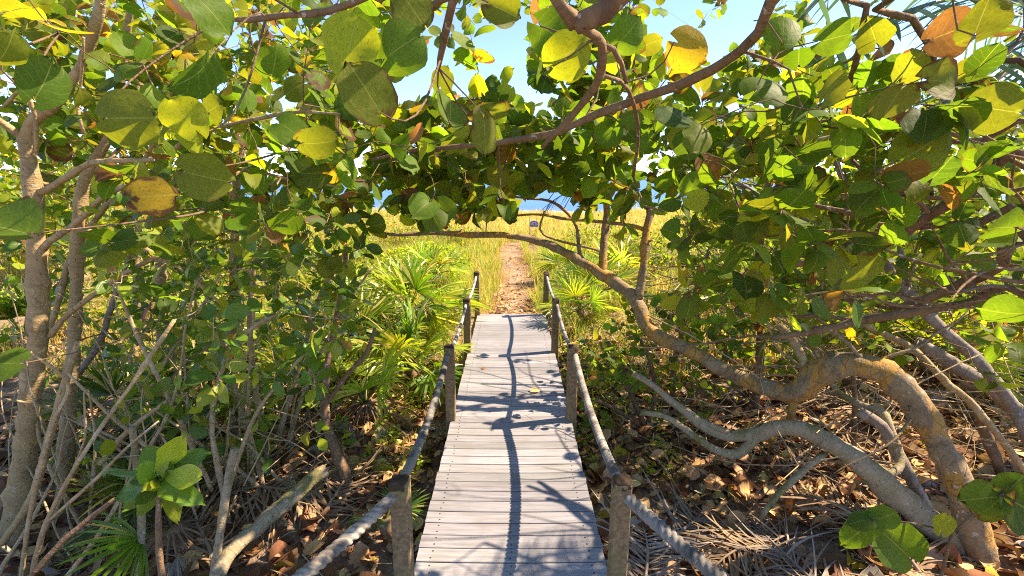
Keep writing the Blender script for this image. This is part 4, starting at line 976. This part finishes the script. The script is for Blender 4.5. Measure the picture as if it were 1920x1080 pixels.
for (tx, ty, dd, wpx, cn, tw) in [(348, 806, .05, 42, 'lime', .2), (268, 838, .05, 44, 'green', -.2), (258, 880, -.08, 46, 'green', .1), (330, 838, .12, 34, 'glossy', .3), (395, 848, .1, 44, 'glossy', -.2), (404, 905, -.08, 40, 'lime', .25), (352, 938, -.14, 46, 'green', 0.), (384, 948, .0, 40, 'glossy', .3), (232, 926, .0, 46, 'glossy', -.3), (205, 965, -.02, 40, 'glossy', .2), (190, 872, .1, 20, 'glossy', .7), (268, 960, .1, 34, 'glossy', -.3), (305, 960, .15, 30, 'dark', .2), (345, 965, .2, 30, 'olive', .2)]:
    tip = P(tx, ty, 2.0+dd); px_leaf(lf, b0+rng.normal(size=3)*.012, tip, wpx*Psc(tx, ty, 2.), PAL[cn]*(1.5 if cn == 'lime' else 1.5), 0., 'oval', tw)
for k in range(13):
    an = k*2.4; e_ = rng.uniform(-.25, .8); d_ = norm(np.array([math.cos(an), math.sin(an)*.8-.15, e_])); px_leaf(lf, b0-np.array([0, 0, .02*(k % 4)]), b0+d_*rng.uniform(.09, .13)-np.array([0, 0, .02*(k % 4)]), rng.uniform(.055, .075), PAL[['glossy', 'green', 'lime', 'dark'][k % 4]], .1, 'oval', rng.uniform(-.5, .5))
lf.build('leaves', M['glossy'], o)
o = thing('sea_grape_seedling', 'young sea grape with large round pale veined leaves at the bottom right corner', 'plant', (P(1760, 1100, 2.0)[0], 2.0, float(gz(P(1760, 1100, 2.)[0], 2.))))
st, lf = MB(), MB(); gx = P(1765, 1090, 2.0)
pp, rr_ = resample([(gx[0], 2.0, float(gz(gx[0], 2.))-.05), gx, P(1788, 1000, 1.95), P(1800, 960, 1.9)], [.009, .008, .007, .004], .03); tube(st, pp, rr_, 6, .05, 3.)
for (bx, by, tx, ty, wpx, cn, ed) in [(1710, 1050, 1658, 990, 84, 'green', .12), (1640, 975, 1580, 1030, 44, 'green', 0.), (1640, 978, 1680, 960, 44, 'green', 0.), (1640, 975, 1590, 978, 36, 'dark', 0.), (1770, 1000, 1778, 965, 30, 'lime', 0.), (1885, 928, 1940, 965, 92, 'dark', .05), (1880, 930, 1810, 940, 60, 'green', .5), (1885, 925, 1835, 975, 44, 'olive', .7), (1890, 925, 1920, 890, 50, 'green', .1)]:
    px_leaf(lf, P(bx, by, 1.9), P(tx, ty, 1.92), wpx*Psc(tx, ty, 1.9), PAL[cn], ed, 'round', rng.uniform(-.2, .2))
    t = np.linspace(0, 1, 5)[:, None]; s = P(1788, 1000, 1.95); tube(st, s*(1-t)+P(bx, by, 1.9)*t+np.array([0, 0, .02])*np.sin(t*PI), np.full(5, .0035), 5, 0, 0)
st.build('stem', M['twig'], o); lf.build('leaves', M['leaf'], o)

def log(name, label, cat, L, bark, group=None, ends=True):
    p, r = limb_pts(L); loc = (p[0][0], p[0][1], float(gz(p[0][0], p[0][1]))); o = thing(name, label, cat, loc, group)
    q, rr = resample(p, r, .04); m = MB(); tube(m, q+rng.normal(size=q.shape)*rr[:, None]*.06, rr, 10, .10, random.uniform(0, 9)); m.build('stem', M[bark], o); return o, q, rr
o, q, rr = log('dead_log', 'pale dead log with jagged top leaning out of the leaf litter by the left rope', 'log', [(405, 1100, 2.35, 17), (433, 1037, 2.5, 17), (533, 947, 2.8, 16), (585, 900, 2.95, 15), (612, 882, 3.02, 14)], 'bark_moss')
m = MB(); e = q[-1]; ax = norm(q[-1]-q[-3])
for k in range(16):
    a = k/16*2*PI; s1 = norm(np.cross(ax, [0, 0, 1.])); s2 = np.cross(s1, ax); b = e+(math.cos(a)*s1+math.sin(a)*s2)*rr[-1]*.75
    tube(m, [b-ax*.02, b+ax*rng.uniform(.0, .05)+rng.normal(size=3)*.004], [.011, .003], 5, 0, 0)
m.build('broken_end', M['stick'], o)
STK = 'cut and dead upright sticks in the left undergrowth'
for lab, L, bk in [('cut upright stake left of the leaning log', [(402, 1085, 2.45, 9), (415, 1000, 2.5, 9), (430, 907, 2.55, 9), (443, 840, 2.6, 9)], 'bark_moss'),
                   ('dark dead stem slanting up to the right from the bottom left corner', [(60, 1080, 2.2, 7), (120, 1015, 2.25, 7), (180, 965, 2.3, 6.5), (218, 936, 2.3, 5)], 'bark_brown'),
                   ('pale mossy stick standing behind the rosette plant', [(262, 1085, 2.5, 10), (268, 990, 2.55, 9), (262, 900, 2.6, 8), (250, 800, 2.6, 7)], 'bark_moss'),
                   ('long pale stick leaning right across the glossy leaves', [(190, 870, 2.7, 6), (240, 810, 2.75, 6), (315, 752, 2.8, 4)], 'stick'),
                   ('slanting bare stick from the foot of the nearest pale trunk', [(5, 1020, 2.55, 9), (60, 935, 2.6, 9), (95, 820, 2.65, 9), (130, 700, 2.7, 8), (150, 640, 2.75, 6)], 'bark_tan'),
                   ('thin grey stick leaning right behind the middle glossy shrub', [(285, 725, 3.4, 4), (330, 650, 3.45, 4), (390, 560, 3.5, 3.5), (420, 500, 3.5, 2.5)], 'stick'),
                   ('bare forked stem leaning left at the middle of the left thicket', [(150, 700, 3.6, 7), (190, 640, 3.6, 7), (215, 560, 3.6, 6), (245, 480, 3.6, 4)], 'bark_grey')]:
    log('dead_stick', lab, 'stick', L, bk, STK)
RB = 'bare leaning poles behind the twisted right trunk'
for lab, L, bk in [('tan bare pole slanting down right behind the leaning grey trunk', [(1930, 890, 3.3, 9), (1830, 763, 3.5, 9), (1777, 718, 3.6, 8.5), (1710, 653, 3.8, 8), (1620, 608, 4.0, 6)], 'bark_tan'),
                   ('short tan pole rising left from the bend of the twisted trunk', [(1515, 690, 3.5, 9), (1490, 640, 3.6, 9), (1462, 610, 3.65, 8)], 'bark_tan'),
                   ('thick dark grey pole at the right edge behind everything else', [(1990, 860, 4.0, 20), (1880, 745, 4.2, 19), (1800, 690, 4.4, 17), (1720, 640, 4.6, 12)], 'bark_grey'),
                   ('bent grey pole standing in litter between the two thick right trunks', [(1745, 965, 3.1, 14), (1700, 880, 3.2, 14), (1655, 800, 3.3, 13), (1612, 772, 3.4, 12)], 'bark_grey'),
                   ('thin upright snag behind the low mossy trunk', [(1602, 840, 3.7, 6), (1605, 760, 3.7, 6), (1600, 690, 3.7, 4)], 'bark_brown'),
                   ('dark bare pole slanting steeply beneath the right edge limbs', [(1900, 930, 3.5, 13), (1860, 840, 3.6, 13), (1835, 770, 3.7, 11)], 'bark_brown')]:
    log('bare_pole', lab, 'pole', L, bk, RB)

# ------------------------------------------------------------------ litter, sticks, grass, ground cover (uncountable)
def litter(n, xr, yr, s0, s1, cols, dens=None):
    x = rng.uniform(*xr, n); y = rng.uniform(*yr, n); k = np.abs(x) > .60
    k &= ~((y < 1.9) & (np.abs(x) < 1.6))
    if dens is not None: k &= rng.random(n) < dens(x, y)
    x, y = x[k], y[k]; n = len(x); z = gz(x, y)+rng.uniform(.004, .045, n)
    a = rng.uniform(0, 6.28, n); ax = np.stack([np.cos(a), np.sin(a), rng.normal(0, .28, n)], 1)
    nr = np.stack([rng.normal(0, .38, n), rng.normal(0, .38, n), np.ones(n)], 1)
    return np.stack([x, y, z], 1), ax, nr, rng.uniform(s0, s1, n), pick(n, cols)
m = MB(); LC = dict(tan=38, brown=40, orange=8, grey=5, yellow=2, straw=6)
pos, ax, nr, s, col = litter(7500, (-5, 5.5), (1.4, 6.6), .075, .15, LC, lambda x, y: np.clip(1.25-np.abs(y-3)*.18, .2, 1)*np.where((x < 0) & (y > 4.3), .35, 1)); leaves(m, 'round', (7, 5), pos, ax, nr, s, rng.uniform(.85, 1.15, len(s)), col, np.clip(rng.exponential(.3, len(s)), 0, 1), .25, .38)
pos, ax, nr, s, col = litter(5000, (-7, 8), (3.5, 9.5), .06, .12, LC, lambda x, y: np.where(np.abs(x) > 1.4, 1., .25)); leaves(m, 'round', (5, 3), pos, ax, nr, s, 1., col, .3*np.ones(len(s)), .25, .38)
n = 230; x = rng.uniform(-.6, .6, n); y = 7.55+rng.exponential(1.6, n); k = y < 14; x, y = x[k]+pathx(y[k]), y[k]; n = len(x); a = rng.uniform(0, 6.28, n)
leaves(m, 'round', (5, 3), np.stack([x, y, gz(x, y)+.025+rng.uniform(0, .02, n)], 1), np.stack([np.cos(a), np.sin(a), rng.normal(0, .25, n)], 1), np.stack([rng.normal(0, .4, n), rng.normal(0, .4, n), np.ones(n)], 1), rng.uniform(.03, .075, n), 1., pick(n, dict(tan=5, brown=5, straw=3)), .3*np.ones(n), .25, .35)
pos, ax, nr, s, col = litter(9000, (-5, 5.5), (1.4, 7.), .025, .06, LC); leaves(m, 'lance', (5, 3), pos, ax, nr, s, rng.uniform(.3, .9, len(s)), col, .3*np.ones(len(s)), .3, .3)
tag(m.build('leaf_litter', M['dead']), kind='stuff')

m = MB(); SC = (.0, .0, .0)
def sticks(n, xr, yr, zr, L0, L1, r0, tilt, cond=None):
    for _ in range(n):
        x, y = rng.uniform(*xr), rng.uniform(*yr)
        if abs(x) < .72 or (cond and not cond(x, y)): continue
        z = float(gz(x, y))+rng.uniform(*zr); L = rng.uniform(L0, L1); az = rng.uniform(0, 6.28); el = rng.normal(tilt, .35)
        d = np.array([math.cos(az)*math.cos(el), math.sin(az)*math.cos(el), math.sin(el)]); t = np.linspace(-.5, .5, 5)[:, None]
        b = rng.normal(size=3)*L*.10; q = np.array([x, y, z])+d*L*t+b*(t*t)*2
        gg = gz(q[:, 0], q[:, 1])+.01; q[:, 2] = np.maximum(q[:, 2], gg)
        if inside(proj(q)).any(): continue
        tube(m, q, np.linspace(r0, r0*.5, 5)*rng.uniform(.6, 1.5), 5, 0, rng.uniform(0, 9), cap=False)
sticks(480, (-4.5, 5), (1.7, 6), (.01, .06), .25, .9, .004, .0)
sticks(520, (1.6, 6.5), (3.2, 7.5), (.1, 1.2), .5, 1.6, .0045, .15)
sticks(170, (-5.5, -1.5), (3.0, 7.0), (.1, .9), .4, 1.2, .004, .6)
tag(m.build('dry_brushwood', M['stick']), kind='stuff')

def blades(mb, x, y, h, w, col, lean=.5, base=0.):
    n = len(x); z = gz(x, y)+base; a = rng.uniform(0, 6.28, n); ln = rng.uniform(.1, 1, n)*lean*h
    d = np.stack([np.cos(a)*ln, np.sin(a)*ln, h], 1); p = np.stack([x, y, z-.01], 1); b = rng.uniform(0, PI, n)
    s = np.stack([np.cos(b)*w*.5, np.sin(b)*w*.5, 0*b], 1)
    mid = p+d*[[.35, .35, .62]]
    V = np.stack([p-s, p+s, mid-s*.8, mid+s*.8, p+d], 1).reshape(-1, 3); k = (np.arange(n)*5)[:, None]
    mb.add(V, [k+np.array([[0, 1, 3, 2]]), k+np.array([[2, 3, 4]])], np.repeat(np.concatenate([col, np.zeros((n, 1))], 1), 5, 0))
m = MB()
def field(n, xr, yr, h0, h1, w, cols, cond):
    x = rng.uniform(*xr, n); y = rng.uniform(*yr, n)**1.0; k = cond(x, y) & ~((np.abs(x-.66*y/15) < .16) & (y > 12.8) & (y < 15.0)); x, y = x[k], y[k]; n = len(x)
    blades(m, x, y, rng.uniform(h0, h1, n)*np.clip(.80+.55*nz(x*2.2, y*2.2, 5.)+.25*nz(x*5, y*5, 2.), .25, 1.7), w*rng.uniform(.6, 1.4, n), pick(n, cols), .75)
offp = lambda x, y: np.abs(x-pathx(np.maximum(y, 7)))
G1 = dict(straw=5, gold=8, fresh=11, lime=5, tan=1)
field(52000, (-6, 7), (8.2, 17), .18, .45, .010, G1, lambda x, y: (offp(x, y) > .40+.15*nz(x*3, y*3)) | (y > 15.5))
field(46000, (-9, 11), (14, 24.5), .22, .48, .016, dict(straw=9, gold=10, fresh=5, tan=1), lambda x, y: (offp(x, y) > .40) | (y > 16.5))
field(5000, (-.7, .7), (7.6, 16), .03, .12, .008, dict(straw=8, tan=5, orange=1), lambda x, y: offp(x, y) > .12+.2*rng.random(len(x)))
field(8500, (-1.6, 1.8), (7.6, 15), .22, .58, .010, dict(fresh=8, gold=6, straw=4), lambda x, y: (offp(x, y) > .36+.1*nz(x*4, y*3)) & (offp(x, y) < 1.0))
field(9000, (-1.7, 2.4), (5.2, 9.0), .08, .28, .008, dict(fresh=8, lime=4, straw=3), lambda x, y: (np.abs(x) > .66) & ((offp(x, y) > .5)))
field(3500, (-2.2, 2.0), (3.4, 6.0), .06, .2, .006, dict(lime=5, green=5, straw=5), lambda x, y: (np.abs(x) > .70) & (nz(x*3, y*3, 2.) > .25))
field(16000, (-14, -5), (8, 20), .25, .6, .016, G1, lambda x, y: x < 99)
field(16000, (6, 15), (7, 20), .25, .6, .016, G1, lambda x, y: x < 99)
field(9000, (2.6, 7), (5.5, 9.), .15, .5, .010, dict(straw=9, gold=9, fresh=4), lambda x, y: x < 99)
field(9000, (-7, -2.4), (5.5, 9.), .15, .5, .010, dict(straw=8, gold=8, fresh=8), lambda x, y: x < 99)
tag(m.build('dune_grass', M['blade']), kind='stuff')
m = MB(); n = 15000                      # fallen straw on the sandy path
x = rng.uniform(-.6, .6, n); y = rng.uniform(7.5, 17, n); k = rng.random(n) < np.clip(.25+1.6*np.abs(x), 0, 1)*(.6+.5*nz(x*4, y*2, 1.)); x, y = x[k]+pathx(y[k]), y[k]; n = len(x)
a = rng.normal(0, .8, n)+rng.choice([0, PI], n); L = rng.uniform(.05, .18, n); d = np.stack([np.cos(a)*L, np.sin(a)*L, rng.uniform(-.01, .03, n)], 1); p = np.stack([x, y, gz(x, y)+.022], 1); s = np.stack([-np.sin(a), np.cos(a), 0*a], 1)*.004
V = np.stack([p-s, p+s, p+d+s, p+d-s], 1).reshape(-1, 3); m.add(V, (np.arange(n)*4)[:, None]+np.array([[0, 1, 2, 3]]), np.repeat(np.concatenate([pick(n, dict(straw=6, tan=5, orange=1, brown=1)), np.zeros((n, 1))], 1), 4, 0))
tag(m.build('straw', M['blade']), kind='stuff')
m = MB()                                 # bright creeping ground cover left of the path
n = 9000; x = rng.normal(-2.0, .75, n); y = rng.normal(11.3, 1.5, n); k = (x < -.85+.15*nz(y*3, x)) ; x, y = x[k], y[k]; n = len(x)
hh = .55*np.exp(-((x+2.1)/.9)**2-((y-11.3)/1.8)**2)*(.8+.3*nz(x*4, y*4)); z = gz(x, y)+hh*rng.uniform(.55, 1.1, n)+.03
a = rng.uniform(0, 6.28, n); leaves(m, 'oval', (5, 3), np.stack([x, y, z], 1), np.stack([np.cos(a), np.sin(a), rng.normal(.2, .4, n)], 1), np.stack([rng.normal(0, .6, n), rng.normal(0, .6, n), np.ones(n)], 1), rng.uniform(.05, .10, n), .6, pick(n, dict(fresh=8, lime=5)), np.zeros(n))
n = 5000; x = np.concatenate([rng.uniform(-1.35, -.62, n//2), rng.uniform(.62, 1.5, n//2)]); y = rng.uniform(3.6, 7.6, n); k = nz(x*3, y*2.4, 4.) > -.1; x, y = x[k], y[k]; n = len(x); z = gz(x, y)+rng.uniform(.02, .14, n)
a = rng.uniform(0, 6.28, n); leaves(m, 'oval', (5, 3), np.stack([x, y, z], 1), np.stack([np.cos(a), np.sin(a), rng.normal(.2, .4, n)], 1), np.stack([rng.normal(0, .6, n), rng.normal(0, .6, n), np.ones(n)], 1), rng.uniform(.025, .055, n), .6, pick(n, dict(fresh=7, lime=6)), np.zeros(n))
tag(m.build('ground_cover', M['leaf']), kind='stuff')

# ------------------------------------------------------------------ shrubs behind, each its own thing
def back_shrub(label, x, y, rx, h, n, cols, kind='round', s0=.08, s1=.14):
    z = float(gz(x, y)); o = thing('dune_shrub', label, 'shrub', (x, y, z), 'sunlit shrubs at the back of the thicket'); st, lf = MB(), MB()
    cl = []
    for k in range(18):
        az = rng.uniform(0, 6.28); q = rng.random()**.5; e = np.array([x+math.cos(az)*rx*q, y+math.sin(az)*rx*q*.8, z+h*(1-.5*q*q)*rng.uniform(.55, 1.05)])
        t = np.linspace(0, 1, 7)[:, None]; s = np.array([x+rng.normal()*.12, y+rng.normal()*.12, z-.05]); c = s*(1-t)+e*t+np.sin(t*PI)*np.array([math.cos(az), math.sin(az), 0])*.15*rx+rng.normal(size=(7, 3))*.03
        tube(st, c, np.linspace(.022, .006, 7), 6, .08, rng.uniform(0, 9)); cl += [c[3], c[4], c[5], c[6]]
    cl = np.array(cl); i = rng.integers(0, len(cl), n); p = cl[i]+rng.normal(size=(n, 3))*np.array([.30, .30, .24])*(rx/1.5)**.5; p[:, 2] = np.maximum(p[:, 2], z+.1)
    a = rng.normal(size=(n, 3)); leaves(lf, kind, (5, 3), p, a, np.array([0, 0, .7])+SUN*.4+rng.normal(size=(n, 3))*.55, rng.uniform(s0, s1, n), 1. if kind == 'round' else .55, pick(n, cols), np.clip(rng.exponential(.15, n), 0, .8))
    st.build('stems', M['stick'], o); lf.build('crown', M['leaf'], o)
B1 = dict(green=6, lime=6, olive=3, yellow=1, brown=.4); B2 = dict(green=6, lime=5, dark=2, orange=.3)
for a in [('round leaved shrub at the back left, nearest the sea gap', -7.3, 11.5, 1.7, 2.3, 1500, B1), ('tall shrub far left behind the palest trunks', -8.6, 8.5, 1.8, 2.9, 1500, B1), ('shrub at the outer left edge of the view', -8.2, 5.6, 1.6, 2.6, 1300, B2, 'oval'), ('low shrub behind the thin pair of left trunks', -5.6, 9.0, 1.4, 1.7, 1200, B2, 'oval'),
          ('sunlit shrub just right of the meadow behind the arching tree', 5.2, 11.0, 1.5, 1.9, 1300, B1), ('wide shrub behind the slender upright stems at right', 7.0, 9.0, 1.7, 2.5, 1500, B1), ('shrub behind the leaning grey trunk', 6.4, 6.6, 1.5, 2.3, 1300, B1), ('shrub at the outer right edge beneath the palm', 7.6, 5.0, 1.6, 2.6, 1400, B1),
          ('low dune shrub on the right shoulder of the meadow', 8.5, 14.5, 1.9, 2.0, 1200, B1), ('small dune shrub left of the path before the sea', -3.6, 14.0, 1.0, .8, 800, B1, 'oval', .06, .10), ('small dune shrub right of the path before the sea', 3.0, 12.8, .9, .7, 800, B1, 'oval', .06, .10), ('little round bush close to the right of the path', 1.7, 11.4, .6, .5, 500, B1, 'oval', .05, .08), ('leafy green shrub left of the tallest palmetto at the meadow edge', -3.3, 9.0, 1.0, 1.15, 1000, B2, 'oval', .07, .11), ('leafy green shrub left of the creeping ground cover', -4.6, 11.4, 1.2, 1.2, 1000, B2, 'oval', .07, .11), ('leafy green shrub right of the path behind the two palmettos', 3.1, 9.9, 1.0, 1.1, 1000, B2, 'oval', .07, .11), ('broad green shrub behind the upright limb of the arching tree', 4.0, 8.0, 1.1, 1.3, 1000, B2, 'oval', .07, .11), ('low green shrub right of the notice', 2.6, 14.2, .9, .6, 700, B2, 'oval', .06, .10), ('low green shrub left of the notice', -1.9, 14.6, .9, .55, 700, B2, 'oval', .06, .10), ('distant shrub on the left shoulder of the meadow', -11.5, 15.5, 2.2, 2.6, 1400, B1), ('tall shrub in the far left corner of the thicket', -11.0, 10.5, 2.2, 3.4, 1700, B1), ('tall shrub in the far right corner of the thicket', 11.0, 10.0, 2.2, 3.2, 1700, B1)]:
    back_shrub(*a)

# ------------------------------------------------------------------ sign, fallen leaves on the planks
sx, sy = P(1000, 420, 15.)[:2]; zg = float(gz(sx, sy)); o = thing('beach_sign', 'small violet notice with rounded top on a pale post in the grass beyond the path', 'sign', (sx, sy, zg))
zc = P(1001, 420, 15.)[2]; m = MB(); tube(m, [(sx-.09, sy+.03, zg-.1), (sx-.09, sy+.03, zc+.2)], [.022, .022], 8, 0, 0, (.9, .85, .8, 1)); m.build('post', M['stick'], o)
def plate(mb, w, h, y, c, dz=0., th=.01):
    a = np.linspace(0, PI, 13); top = [(w/2*math.cos(t), h*.1+h*.40*math.sin(t)) for t in a]; pts = top+[(-w/2, -h*.35), (-w*.42, -h*.45), (w*.42, -h*.45), (w/2, -h*.35)]
    n = len(pts); V = [(sx+x+.03, y, zc+q+dz) for x, q in pts]+[(sx+x+.03, y+th, zc+q+dz) for x, q in pts]
    mb.add(V, [np.array([list(range(n))[::-1]]), np.array([[n+k for k in range(n)]]), np.array([(k, (k+1) % n, n+(k+1) % n, n+k) for k in range(n)])], c)
M['sign'] = (lambda t: t.done(t.bsdf(t.attr('col').outputs['Color'], .5, .4)))(NT('painted_sign'))
m = MB(); plate(m, .27, .215, sy, (.55, .50, .62, 1)); m.build('panel', M['sign'], o, False)
m = MB(); plate(m, .238, .184, sy-.006, (.16, .11, .30, 1), th=.005); m.build('face', M['sign'], o, False)
m = MB()
for (cx, cz, w_, h_, c) in [(0, .052, .12, .018, .6), (-.06, .022, .09, .014, .6), (.06, .026, .08, .014, .6), (-.05, -.022, .10, .03, .42), (.065, -.024, .08, .03, .42), (.01, -.066, .07, .016, .6)]:
    box(m, (sx+.03+cx, sy-.009, zc+cz), w_, .003, h_, None, .001, (c, c*.95, c*1.08, 1))
m.build('markings', M['sign'], o, False)
for lab, px, py, s, cn in [('tan curled leaf lying on the middle planks', 998, 733, .09, 'tan'), ('orange brown leaf on the sand where the landing ends', 985, 580, .12, 'orange'), ('small brown leaf near the left rim of the middle planks', 905, 690, .05, 'brown')]:
    d = ray(px, py); t = (CAMZ-.008-(.0 if py > 590 else -.03))/-d[2]; p = np.array([0, 0, CAMZ])+d*t
    m = MB(); leaves(m, 'round', (7, 5), p[None], np.array([[1., .3, .05]]), np.array([[.1, -.15, 1.]]), np.array([s]), np.array([.95]), np.array([PAL[cn]*1.2]), np.array([.3]), .2, .3)
    tag(m.build('fallen_leaf', M['dead']), lab, 'leaf', None)
